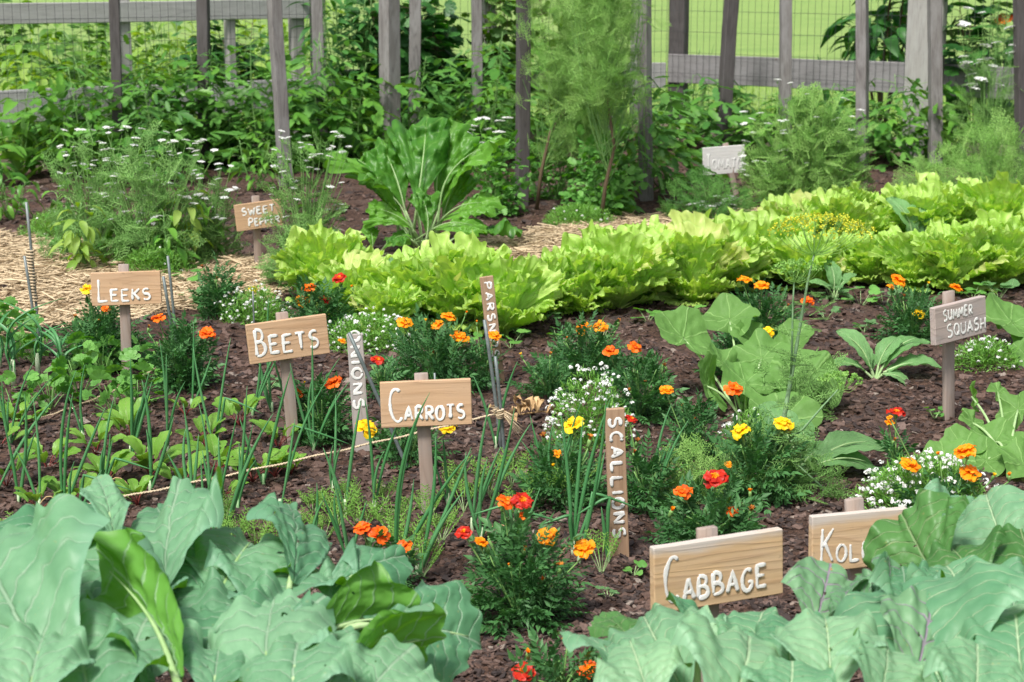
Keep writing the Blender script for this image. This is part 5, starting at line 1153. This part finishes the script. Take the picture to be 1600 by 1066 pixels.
# --- coriander in flower ---
def scat(n, x0, x1, y0, y1, s=0):
    r = random.Random(s); return [(r.uniform(x0, x1), r.uniform(y0, y1)) for _ in range(n)]
coriander('flowering coriander with white umbels, leftmost of the left group', (150, 410), 190, 190, 150, scat(40, 90, 200, 200, 330, 1)+[(100, 238), (130, 203), (155, 222)], 51, size=.14, usc=.56)
coriander('flowering coriander with many white umbels in the middle of the left group', (235, 425), 190, 215, 190, scat(60, 160, 320, 195, 350, 2)+[(200, 200), (272, 222), (310, 222), (335, 235), (280, 240)], 52, size=.15, usc=.56)
coriander('flowering coriander left of the Sweet Pepper sign, brushing its edge', (325, 412), 110, 170, 90, scat(26, 290, 370, 250, 350, 3), 53, size=.13, usc=.56)
coriander('flowering coriander to the right of the Sweet Pepper sign', (478, 428), 125, 210, 120, scat(40, 420, 545, 200, 350, 4)+[(440, 205), (535, 238), (525, 208), (515, 245)], 54, size=.14, usc=.56)
coriander('small leafy coriander at the foot of the Sweet Pepper sign post', (445, 452), 90, 62, 80, (), 55, size=.10)
coriander('feathery coriander bush hiding the right half of the Tomato sign', (1258, 328), 220, 172, 620, scat(49, 1160, 1350, 170, 280, 5)+[(1235, 130), (1215, 125), (1320, 155), (1260, 148)], 56, 'seedhead', size=.16, stems=60, fill=.4, usc=.68)
coriander('low trailing coriander left below the Tomato sign', (1110, 345), 170, 70, 170, scat(11, 1080, 1160, 300, 330, 6), 57, 'celery', .11)
coriander('green seed-setting coriander at the right edge in front of the fence', (1545, 335), 230, 140, 420, (), 58, 'seedhead', .16, FEAS, 50, usc=.68)
coriander('airy coriander with white umbels at the upper right edge beside the red flower', (1540, 270), 110, 265, 150, scat(26, 1500, 1590, 5, 140, 8), 59, 'fern', .15, FEAS, 34, depth=.5, low=.2, usc=1.2)
coriander('low seed-setting coriander behind the topmost lettuces, left of the right edge', (1440, 320), 100, 70, 150, (), 60, 'seedhead', .12, FEAS, 20)
# tall bolted coriander
PAR0 = pinnate(1, 2, .4, .3, .2, 8, 1)
def tallcor(label, base, wpx, x0, x1, y0, y1, nf, seed):
    root = G(*base); t = thing('coriander_plant', root, label, 'coriander'); Y = root[1]; r = np.random.default_rng(seed); tr = MB(); mb = MB(); st = MB()
    c = [np.array([0, 0, -.02]), localxy(root, base[0]+8, base[1]-60), localxy(root, base[0]+22, base[1]-120), localxy(root, (x0+x1)/2, (base[1]+y0)/2)]; tr.add(tube(c, [.016, .014, .012, .009], 7)); tr.build('trunk', M['bstem'], t)
    for i in range(46):
        e = localxy(root, r.uniform(x0, x1), r.uniform(y0, y0+(y1-y0)*.9), r.uniform(-.3, .3)); s = c[2+i % 2]*(1-.5*r.random())+e*0; st.add(tube(curve(s, e, .09*r.normal(), 7, (1, 0, .3)), np.linspace(.0035, .0012, 7), 4, False))
    st.build('stem', M['stem'], t); px = r.normal((x0+x1)/2, (x1-x0)/4.2, nf); py = r.uniform(y0, y1, nf)
    wgt = 1-.35*((py-y0)/(y1-y0)); px = (x0+x1)/2+(px-(x0+x1)/2)*wgt; T = np.stack([localxy(root, a, b, r.uniform(-.35, .35)) for a, b in zip(px, py)])
    D = unit(r.normal(0, .6, (nf, 3))+[0, 0, .5]); 
    for q in range(3): s = np.arange(nf) % 3 == q; mb.many(FEAS[q], frames(D[s], r.normal(0, .6, (s.sum(), 3))+[0, 0, 1.]), T[s], r.uniform(.08, .19, s.sum()))
    mb.build('foliage', M['seedhead'], t)
tallcor('tallest feathery bolted coriander, rising out of the picture on a thick brown stem', (838, 328), 200, 815, 1000, -60, 255, 950, 1)
tallcor('slimmer tall bolted coriander on a thin dark stem, right of the tallest one', (938, 350), 150, 880, 1015, -60, 170, 560, 2)
for i, (b, w, h, lab) in enumerate([((868, 312), 130, 150, 'leafy young celery-like growth at the foot of the tall coriander'), ((935, 340), 100, 130, 'pale lobed leaves climbing the thin dark stem right of the tall coriander'), ((775, 335), 100, 130, 'low coriander seedlings between the chard and the dark stake')]):
    coriander(lab, b, w, h, 170, scat(15, 730, 800, 180, 240, 9) if i == 2 else (), 70+i, 'celery', .13, [pinnate(1, 3, .38, .26, .2, 5, 1), PAR0], 14, name='coriander_plant', cat='coriander')

# --- tomato and pepper plants along the fence ---
tp = [(30, 255, 110, 150, 'P', 'pepper plant at the far left behind the coriander'), (80, 240, 90, 120, 'P', 'upright pepper plant second from the left against the pale rail'), (160, 262, 120, 180, 'T', 'tall tomato plant tied to the leftmost dark stake'), (215, 258, 110, 200, 'T', 'tall tomato plant just right of the leftmost dark stake'),
      (262, 255, 90, 110, 'P', 'low bushy plant under the pale rail between the first two stakes'), (300, 262, 110, 170, 'T', 'tomato plant tied to the second dark stake'), (352, 258, 110, 130, 'P', 'pepper plant right of the second dark stake'), (395, 262, 120, 140, 'T', 'tomato plant left of the leaning third stake'), (455, 258, 110, 170, 'T', 'tomato plant between the leaning stake and the pale double post'),
      (515, 250, 100, 160, 'T', 'tomato plant in front of the pale double post'), (555, 245, 90, 90, 'P', 'low pepper plant left of the two-toned stake'), (615, 240, 90, 120, 'T', 'tomato plant behind the big chard'), (685, 238, 100, 110, 'P', 'pepper plant between the chard and the slim grey stake'), (735, 245, 110, 190, 'T', 'tall tomato plant tied to the slim grey stake'), (790, 250, 90, 130, 'T', 'tomato plant left of the dark stake by the tall coriander'),
      (1005, 290, 110, 170, 'T', 'tomato plant with drooping leaves at the pale stake right of the tall coriander'), (1080, 232, 110, 130, 'T', 'leafy tomato plant left of the knotty leaning stake'), (1150, 232, 120, 120, 'T', 'tomato plant around the knotty leaning stake'), (1215, 238, 100, 95, 'T', 'tomato plant at the pale stake before the lawn'), (1285, 245, 120, 130, 'T', 'dense tomato plant left of the pale stake by the wide post'),
      (1345, 258, 130, 140, 'T', 'dense drooping tomato plant at the pale stake by the wide post'), (1420, 245, 130, 145, 'T', 'tomato plant spreading in front of the wide pale fence post'), (1480, 240, 90, 90, 'P', 'small pepper plant right of the wide pale fence post'), (-20, 290, 110, 120, 'P', 'pepper plant cut by the left edge of the picture')]
for i, (x, y, w, h, k, lab) in enumerate(tp):
    h = h*(.72 if h < 150 and x < 1000 else .92)+max(0, foot(x)+10-y); y = max(y, foot(x)+10)
    h *= 1.06 if k == 'T' and x < 800 else 1
    if k == 'T': tallplant('tomato_plant', lab, 'tomato plant', (x, y), w*1.1, h*.95, TOM, 'tomato' if i % 3 else 'pepper', 44, .32, 4, i, lowcut=.25, group='tomato plants along the fence')
    else: tallplant('pepper_plant', lab, 'pepper plant', (x, y), w*1.1, h*.95, PEP, 'pepper', 44, .19, 4, i, lowcut=.15, droop=.7, group='pepper plants in the back bed')
for i, (x, y, w, h, lab) in enumerate([(18, 345, 80, 95, 'pepper plant with pale shiny leaves left of the coriander, by the tall rod'), (105, 400, 70, 130, 'slender pepper plant among the leftmost coriander'), (235, 345, 80, 110, 'pepper plant wrapped in the middle coriander'), (140, 425, 80, 110, 'pepper plant low in the front of the leftmost coriander'), (270, 425, 90, 130, 'pepper plant with broad leaves in front of the middle coriander'), (318, 412, 80, 110, 'pepper plant left of the Sweet Pepper sign with drooping oval leaves'), (280, 430, 70, 100, 'pale pepper plant in the straw beyond the Leeks sign'), (475, 415, 60, 90, 'small pepper plant right of the Sweet Pepper sign'), (400, 300, 80, 80, 'low pepper plant above the Sweet Pepper sign'), (972, 335, 40, 50, 'tiny pepper seedling with pale leaves right of the thin dark stem'), (190, 420, 60, 90, 'slim pepper plant rising in the middle coriander')]):
    tallplant('pepper_plant', lab, 'pepper plant', (x, y), w, h, PEP, 'pale' if i in (3, 4) else 'pepper', 46, .10, 3, i+50, droop=.8, group='pepper plants in the front of the back bed')
for i, (x, y, w, h, lab) in enumerate([(196, 262, 80, 205, 'leggy tomato climbing the right side of the leftmost dark stake'), (330, 262, 90, 190, 'leggy tomato climbing the second dark stake'), (412, 268, 90, 200, 'leggy tomato climbing the left side of the leaning stake'), (500, 262, 100, 205, 'leggy tomato climbing up before the pale double post'), (560, 262, 90, 160, 'leggy tomato arching left of the two-toned stake'), (640, 258, 90, 165, 'leggy tomato between the two-toned stake and its grey neighbour'), (760, 262, 90, 205, 'leggy tomato climbing right of the slim grey stake'), (1018, 312, 80, 190, 'leggy tomato climbing the pale stake right of the tall coriander'), (130, 280, 80, 170, 'leggy tomato between the left edge and the first dark stake'), (250, 285, 80, 165, 'leggy tomato midway between the first two dark stakes')]):
    tallplant('tomato_plant', lab, 'tomato plant', (x, y), w, h, TOM, 'tomato' if i % 2 else 'pepper', 34, .34, 2, i+90, lowcut=.2, group='tomato plants along the fence')
# --- beyond / on the fence ---
def at_line(x, off):   # ground point in pixel column x, `off` metres behind the fence
    q = fL+(fM-fL)*frac_left(x) if x < 490 else fM+(fC-fM)*frac_seg(fM, fC, x) if x < 1040 else fC+(fR-fC)*frac_right(x); return np.array([q[0]*(1+off/q[1]), q[1]+off, -.03])
def behind(name, label, cat, x, off, w, h, tpls, mat, n, size, shoots, seed, smat='stem', **k): return tallplant(name, label, cat, at_line(x, off), w, h, tpls, mat, n, size, shoots, seed, smat, **k)
behind('wild_shrub', 'pale green weedy shrub beyond the fence at the upper left corner', 'shrub', 20, .9, 190, 185, PEP, 'pale', 420, .15, 14, 1)
behind('wild_shrub', 'yellow-green weedy shrub beyond the fence left of the first dark stake', 'shrub', 110, 1.3, 190, 200, PEP, 'vine', 420, .15, 14, 2)
behind('wild_shrub', 'pale weedy shrub beyond the fence right of the first dark stake', 'shrub', 240, .9, 150, 150, PEP, 'vine', 340, .14, 12, 3)
behind('wild_shrub', 'pale weedy shrub far beyond the fence just left of the second dark stake', 'shrub', 285, 2.2, 210, 210, PEP, 'pale', 320, .17, 12, 31)
behind('wild_shrub', 'mixed green weedy shrub far beyond the fence above the left rail', 'shrub', 65, 2.6, 240, 230, MAPLE, 'vine', 300, .17, 12, 32)
behind('wild_shrub', 'tall yellow-green shrub far beyond the fence left of the double post', 'shrub', 440, 2.8, 190, 230, PEP, 'pale', 320, .16, 12, 33)
behind('wild_shrub', 'dark-leaved shrub far beyond the fence behind the leftmost dark stake', 'shrub', 175, 2.9, 190, 200, MAPLE, 'vine', 240, .17, 10, 34)
behind('wild_shrub', 'dark-branched shrub hanging over the fence between second and third stakes', 'shrub', 360, .6, 150, 240, MAPLE, 'darkleaf', 260, .15, 10, 4, 'bstem', lowcut=.45)
behind('wild_shrub', 'yellowish weeds beyond the fence between the second stake and the double post', 'shrub', 420, 1.6, 170, 170, PEP, 'pale', 220, .14, 12, 5)
behind('lily_plant', 'dark tall shrub of long pointed leaves right of the pale double post', 'shrub', 545, -.35, 130, 290, LAN, 'darkleaf', 420, .20, 12, 6, lowcut=.1)
behind('grape_vine', 'dark lobed vine on the fence behind the two-toned stake', 'vine', 620, -.15, 150, 270, MAPLE, 'darkleaf', 330, .17, 10, 7, 'bstem', droop=1.2)
behind('grape_vine', 'lobed vine on the fence between the chard stake and the slim grey stake', 'vine', 705, -.1, 140, 270, MAPLE, 'darkleaf', 300, .17, 10, 8, 'bstem', droop=1.2)
behind('grape_vine', 'sunlit lobed vine on the fence right of the slim grey stake', 'vine', 790, -.1, 120, 280, MAPLE, 'vine', 240, .16, 9, 9, 'bstem', droop=1.2)
behind('grape_vine', 'vine in the shade behind the tall coriander', 'vine', 880, -.1, 160, 270, MAPLE, 'vine', 300, .16, 10, 10, 'bstem', droop=1.2)
behind('young_tree', 'low dark tree branches with round leaves beyond the right fence', 'tree', 1375, 1.0, 150, 300, PEP, 'darkleaf', 150, .26, 6, 11, 'bstem', lowcut=.70, r0=.02)
behind('lavender_plant', 'lavender stalks with pale purple heads beyond the fence, right of its dark corner post', 'lavender', 1085, .5, 90, 150, LAN, 'fern', 30, .10, 12, 12)
behind('grape_vine', 'dark leaves hanging over the top right corner of the fence', 'vine', 1520, .2, 120, 300, MAPLE, 'darkleaf', 110, .2, 6, 13, 'bstem', lowcut=.6)
# iris
for i, (x, lab) in enumerate([(1300, 'single dark iris leaf fan beyond the fence in front of the lawn'), (1500, 'clump of upright iris leaves beyond the fence right of the wide pale post')]):
    b = at_line(x, .4); t = MB(); 
    for j in range(3 if i == 0 else 22):
        a = random.uniform(-.2, .2); R = rotz(random.uniform(-.6, .6))@roty(a)@rotx(math.pi/2-.05); t.add(leaf(random.uniform(.75, 1.15), .07, 'lance', 2, 8, .02, .06, .1, 0, 1, 0, 5, 0, 0, j), R, [random.gauss(0, .03 if i == 0 else .2), random.gauss(0, .05), 0])
    o = t.build('iris_plant', M['darkleaf']); o.location = Vector([float(q) for q in b]); tagit(o, lab, 'iris')
# weeds of the back bed

# --- onions, leeks ---
ons = [(-5, 770, 210), (30, 790, 200), (62, 800, 190), (100, 800, 250), (118, 835, 190), (160, 770, 160), (205, 715, 170), (235, 770, 190), (262, 705, 190), (300, 790, 170), (325, 862, 260), (350, 845, 230), (372, 800, 210), (395, 650, 150), (412, 760, 200), (438, 800, 260), (462, 690, 200), (490, 705, 190), (520, 770, 160), (540, 800, 190), (585, 800, 210),
       (300, 640, 140), (335, 700, 180), (425, 645, 190), (620, 895, 330), (652, 905, 250), (738, 830, 220), (752, 845, 240), (775, 700, 150), (868, 790, 180), (895, 865, 260), (905, 880, 300), (950, 880, 210), (1020, 800, 190), (545, 880, 150), (700, 790, 120), (130, 690, 130), (15, 700, 150), (485, 880, 140), (805, 870, 160)]
onions = []
def onion(x, y, h, seed):
    b = G(x, y); r = random.Random(seed); t = thing('onion_plant', b, '', 'onion', 'slender onion and scallion shoots'); hm = px_size(h, b[1]); mb = MB(); n = r.choice((2, 3, 3, 4, 5)); thin = r.uniform(.8, 1.15)
    for i in range(n):
        l = hm*(1 if i == 0 else r.uniform(.45, .95)); a = r.uniform(-.38, .45) if i else r.uniform(-.10, .30); bd = r.uniform(-.12, .2)*l; s = np.linspace(0, 1, 12)
        X = math.sin(a)*l*s+bd*s**2.4; Yv = r.uniform(-.12, .12)*l*s; Zv = l*s*math.cos(a)-abs(bd)*.4*s**2.4
        if r.random() < .06: k = s > .55; Zv = np.where(k, Zv-(s-.55)*l*1.25, Zv); X = np.where(k, X+(s-.55)*l*.7*(1 if a > 0 else -1), X)
        rad = .0058*thin*np.array([.7, .75, .8, .9, 1, 1, .95, .88, .78, .62, .4, .1]); mb.add(tube(np.stack([X, Yv, Zv], -1), rad, 7))
    if r.random() < .3:
        s = np.linspace(0, 1, 7); a = r.uniform(-.8, .8); mb.add(tube(np.stack([math.sin(a)*.15*s, -.02*s, .14*s-.13*s**2.5+.01], -1), .0018, 4), mat=1)
    mb.build('leaves', [M['onion'], M['dry']], t); mb = MB(); mb.add(tube([[0, 0, -.015], [0, 0, .01], [0, 0, .045]], [.0055, .0065, .0060], 8)); mb.build('bulb', M['onionbase'], t); return t
for i, (x, y, h) in enumerate(ons): onions.append(onion(x, y, h, i))
# leeks
LEEK = leaf(1, .075, 'lance', 4, 16, .22, .45, .8, .01, 2, 0, 5, 0, 0, 5)
leeks = []
for i, (x, y, h) in enumerate([(22, 600, 105), (60, 590, 95), (0, 575, 80), (95, 600, 80)]):
    b = G(x, y); t = thing('leek_plant', b, '', 'leek', 'blue-green leeks'); mb = MB(); r = random.Random(i+3)
    for j in range(6): mb.add(LEEK, rotz(r.uniform(-1.7, 1.7))@rotx(r.uniform(1.0, 1.4)), [0, 0, .02*j], px_size(h*r.uniform(.7, 1.2), b[1]))
    mb.build('leaves', M['onion'], t); mb = MB(); mb.add(tube([[0, 0, -.01], [0, 0, .05], [0, 0, .11]], [.011, .011, .009], 9)); mb.build('shaft', M['onionbase'], t); leeks.append(t)
# parsley / celery
PAR = [merge([(ribbon([0, 0, 0], [0, .5, .02], .035),)]+[(lobedleaflet(.5, .30, 2, .35, .15, s+q), rotz(a), [0, .42, 0]) for q, a in enumerate((-1.25, -.55, 0, .6, 1.2))]) for s in range(3)]
cels = []
for i, (x, y, w, h) in enumerate([(20, 560, 90, 75), (80, 640, 90, 70), (25, 655, 100, 70), (125, 625, 90, 95), (180, 655, 90, 80), (160, 590, 80, 70), (215, 640, 80, 75), (55, 570, 60, 60), (5, 520, 70, 45), (230, 600, 60, 60)]):
    root = G(x, y); t = thing('celery_plant', root, '', 'celery', 'lobed-leaf celery plants left of the bed'); rx = px_size(w/2, root[1]); hh = px_size(h, root[1]); mb = MB(); st = MB(); dome_leaves(mb, PAR, 24, rx, rx*.8, hh, .075, up=.6, fill=.3, low=.15)
    for j in range(14): p, d = dome(1, rx*.8, rx*.7, hh*.85, .3, .2); st.add(tube(curve([0, 0, -.01], p[0], .01, 5), .0022, 5, False))
    mb.build('foliage', M['celery'], t); st.build('stalk', M['stem'], t); cels.append(t)
# beets
BE = [leaf(1, .52, 'brass', 8, 12, .08, .18+.1*i, .2, .10, 2.4+i, .12, 10, .05, 0, 500+i) for i in range(4)]
beets = []
for i, (x, y, w, h) in enumerate([(28, 668, 80, 50), (75, 735, 70, 60), (150, 710, 70, 60), (205, 690, 60, 70), (235, 745, 80, 75), (285, 770, 90, 70), (338, 740, 80, 60), (395, 752, 90, 65), (430, 745, 60, 50), (375, 665, 60, 60), (10, 760, 80, 80), (110, 790, 80, 60), (290, 650, 50, 40), (320, 700, 60, 60), (0, 700, 80, 50), (60, 800, 80, 60), (165, 760, 80, 60), (435, 700, 80, 60), (215, 790, 60, 50), (350, 780, 60, 40), (455, 740, 50, 35)]):
    root = G(x, y); t = thing('beet_plant', root, '', 'beet', 'young beets in the bed'); r = random.Random(i+9); mb = MB(); st = MB(); hh = px_size(h, root[1]); rx = px_size(w/2, root[1])
    for j in range(r.randint(6, 9)):
        a = j*2.4+r.uniform(-.4, .4); el = r.uniform(.5, 1.25); e = np.array([math.cos(a)*rx*.45*math.cos(el)*1.5, math.sin(a)*rx*.4, hh*.42*math.sin(el)]); st.add(tube(curve([0, 0, -.005], e, .008, 5), [.0022, .002, .0018, .0018, .0016], 5)); D = unit(e*np.array([1.2, 1.2, .8])+[0, 0, .02]); mb.add(BE[j % 4], frames(D[None], np.array([[0, -.2, 1.]]))[0]@roty(r.uniform(-.5, .5)), e, math.hypot(hh, rx)*r.uniform(.36, .64))
    mb.build('foliage', M['beet'], t); st.build('stalk', M['rstem'], t); beets.append(t)
# carrots
CAR = [feather(1, 5, 4, .05, s+20, .42) for s in range(3)]; carrots = []
for i, (x, y, w, h) in enumerate([(18, 860, 50, 40), (60, 850, 50, 40), (330, 850, 60, 55), (365, 870, 60, 60), (400, 860, 55, 40), (350, 815, 40, 35), (490, 805, 40, 30), (530, 822, 60, 45), (565, 835, 60, 45), (455, 845, 50, 40), (610, 840, 60, 50), (635, 875, 60, 50), (660, 905, 60, 60), (690, 850, 50, 40), (725, 800, 55, 50), (765, 775, 60, 50), (800, 760, 50, 50), (845, 790, 60, 50), (885, 790, 60, 50), (940, 900, 60, 70), (600, 790, 40, 30), (505, 850, 50, 40), (710, 770, 40, 40), (915, 770, 50, 45), (670, 815, 45, 35), (430, 885, 50, 50), (540, 790, 40, 30), (800, 820, 50, 40)]):
    root = G(x, y); t = thing('carrot_plant', root, '', 'carrot', 'feathery carrot seedlings'); rx = px_size(w/2, root[1]); hh = px_size(h, root[1]); mb = MB(); st = MB(); r = random.Random(i)
    for j in range(r.randint(7, 11)):
        a = j*2.4; e = np.array([math.cos(a)*rx*.5, math.sin(a)*rx*.5, hh*r.uniform(.35, .65)]); st.add(tube(curve([0, 0, -.005], e, .005, 4), .0013, 4, False)); D = unit(e+[0, 0, .01]); mb.add(CAR[j % 3], frames(D[None], np.array([[0, 0, 1.]]))[0], e, rx*r.uniform(1.1, 1.5)); 
    mb.build('foliage', M['carrot'], t); st.build('stem', M['pstem'], t); carrots.append(t)
# parsnip / weed seedlings
sds = []; RL = roundleaf(1, 4, 20, 3, .10, .15, .05, 3, 9, .3)
for i, (x, y, s) in enumerate([(1012, 505, 38), (1060, 520, 45), (1085, 500, 35), (855, 505, 35), (798, 545, 45), (812, 530, 25), (870, 530, 25), (1290, 500, 40), (1345, 480, 45), (1380, 480, 40), (1510, 500, 40), (1560, 470, 45), (1520, 470, 36), (1300, 470, 40), (1120, 470, 30), (1195, 655, 26), (735, 545, 30), (660, 470, 24), (1085, 300, 40), (1050, 330, 40), (960, 480, 20), (940, 535, 36), (1460, 655, 30), (1350, 520, 30), (850, 930, 22), (950, 935, 30), (990, 900, 30), (300, 480, 36), (290, 450, 40), (420, 610, 34), (870, 640, 20)]):
    root = G(x, y); t = thing('seedling', root, '', 'seedling', 'small seedlings on the soil'); mb = MB(); st = MB(); r = random.Random(i+70); S = px_size(s, root[1])
    for j in range(r.randint(5, 8)):
        a = j*2.4+r.random(); e = np.array([math.cos(a)*S*.45, math.sin(a)*S*.45, S*r.uniform(.25, .7)]); st.add(tube(curve([0, 0, -.004], e, .004, 4), .0014, 4, False)); mb.add(RL, rotz(a)@rotx(r.uniform(-.1, .6)), e, S*r.uniform(.16, .28))
    mb.build('foliage', M['turnip' if i % 2 else 'celery'], t); st.build('stem', M['pstem'], t); sds.append(t)

# --- labels that place each repeat ---
LM = [('Leeks sign', 198, 520), ('Beets sign', 450, 600), ('Carrots sign', 667, 710), ('Onions stake', 560, 610), ('Parsnips stake', 768, 510), ('Scallions stake', 964, 760), ('Cabbage sign', 1117, 950), ('Kolrabi sign', 1338, 870), ('Summer Squash sign', 1483, 560), ('Sweet Pepper sign', 404, 370), ('Tomato sign', 1130, 270), ('tall dill stem', 1235, 600)]
def topx(o):
    d = np.array([*o.location])-cam_pos; z = d@FW; return 800+F_PX*(d@RT)/z, 533-F_PX*(d@UP)/z
ORD = ['leftmost', 'second', 'third', 'fourth', 'fifth', 'sixth', 'seventh', 'eighth', 'ninth', 'tenth', 'eleventh', 'twelfth', 'thirteenth', 'fourteenth', 'fifteenth']
def autolabel(objs, what):
    near = {}
    for o in objs:
        x, y = topx(o); n = min(LM, key=lambda m: (m[1]-x)**2+((m[2]-y)*1.2)**2); side = ('left of' if x < n[1] else 'right of') if abs(x-n[1]) > 45 else ('in front of' if y > n[2] else 'behind')
        near.setdefault((side, n[0]), []).append((x, o))
    for (side, nm), l in near.items():
        l.sort(key=lambda q: q[0])
        for i, (x, o) in enumerate(l):
            o['label'] = f'{what} {side} the {nm}' + ('' if len(l) == 1 else f', {ORD[i]} from the left there' if i else ', leftmost there')
autolabel(onions, 'slender onion shoot'); autolabel(leeks, 'drooping leek'); autolabel(cels, 'bright lobed celery clump'); autolabel(beets, 'young red-stalked beet'); autolabel(carrots, 'feathery carrot seedling'); autolabel(sds, 'small round-leaved seedling'); autolabel(lets, 'frilly yellow-green lettuce')

# ================= CAMERA, LIGHT =================
S = bpy.context.scene
cd = bpy.data.cameras.new('camera'); co = bpy.data.objects.new('camera', cd); C.objects.link(co); S.camera = co
co.location = (0, 0, H); co.rotation_euler = (math.pi/2-TH, 0, 0); cd.sensor_width = 36; cd.lens = 36*F_PX/1600; cd.clip_end = 2000; cd.clip_start = .1
cd.dof.use_dof = True; cd.dof.focus_distance = 6.3; cd.dof.aperture_fstop = 6.5
w = bpy.data.worlds.new('World'); S.world = w; w.use_nodes = True; nt = w.node_tree; nt.nodes.clear(); bg = nt.nodes.new('ShaderNodeBackground'); ou = nt.nodes.new('ShaderNodeOutputWorld'); sk = nt.nodes.new('ShaderNodeTexSky')
EL, AZ = math.radians(58), math.radians(-150)
sk.sky_type = 'NISHITA'; sk.sun_disc = False; sk.sun_elevation = EL; sk.sun_rotation = AZ; sk.dust_density = 4; sk.air_density = 1.0; sk.ozone_density = .6
bg.inputs[1].default_value = .10; hs = nt.nodes.new('ShaderNodeHueSaturation'); hs.inputs['Saturation'].default_value = .45; nt.links.new(sk.outputs[0], hs.inputs['Color']); nt.links.new(hs.outputs[0], bg.inputs[0]); nt.links.new(bg.outputs[0], ou.inputs[0])
sl = bpy.data.lights.new('sun', 'SUN'); sl.energy = 2.8; sl.angle = math.radians(10); sl.color = (1, .96, .9); so = bpy.data.objects.new('sun', sl); C.objects.link(so)
sd = Vector((math.sin(AZ)*math.cos(EL), math.cos(AZ)*math.cos(EL), math.sin(EL))); so.rotation_euler = sd.to_track_quat('Z', 'Y').to_euler()
S.view_settings.view_transform = 'Standard'; S.view_settings.look = 'None'; S.view_settings.exposure = 0.65; S.view_settings.gamma = 1
S.render.engine = 'CYCLES'; S.render.resolution_x = 1024; S.render.resolution_y = 682
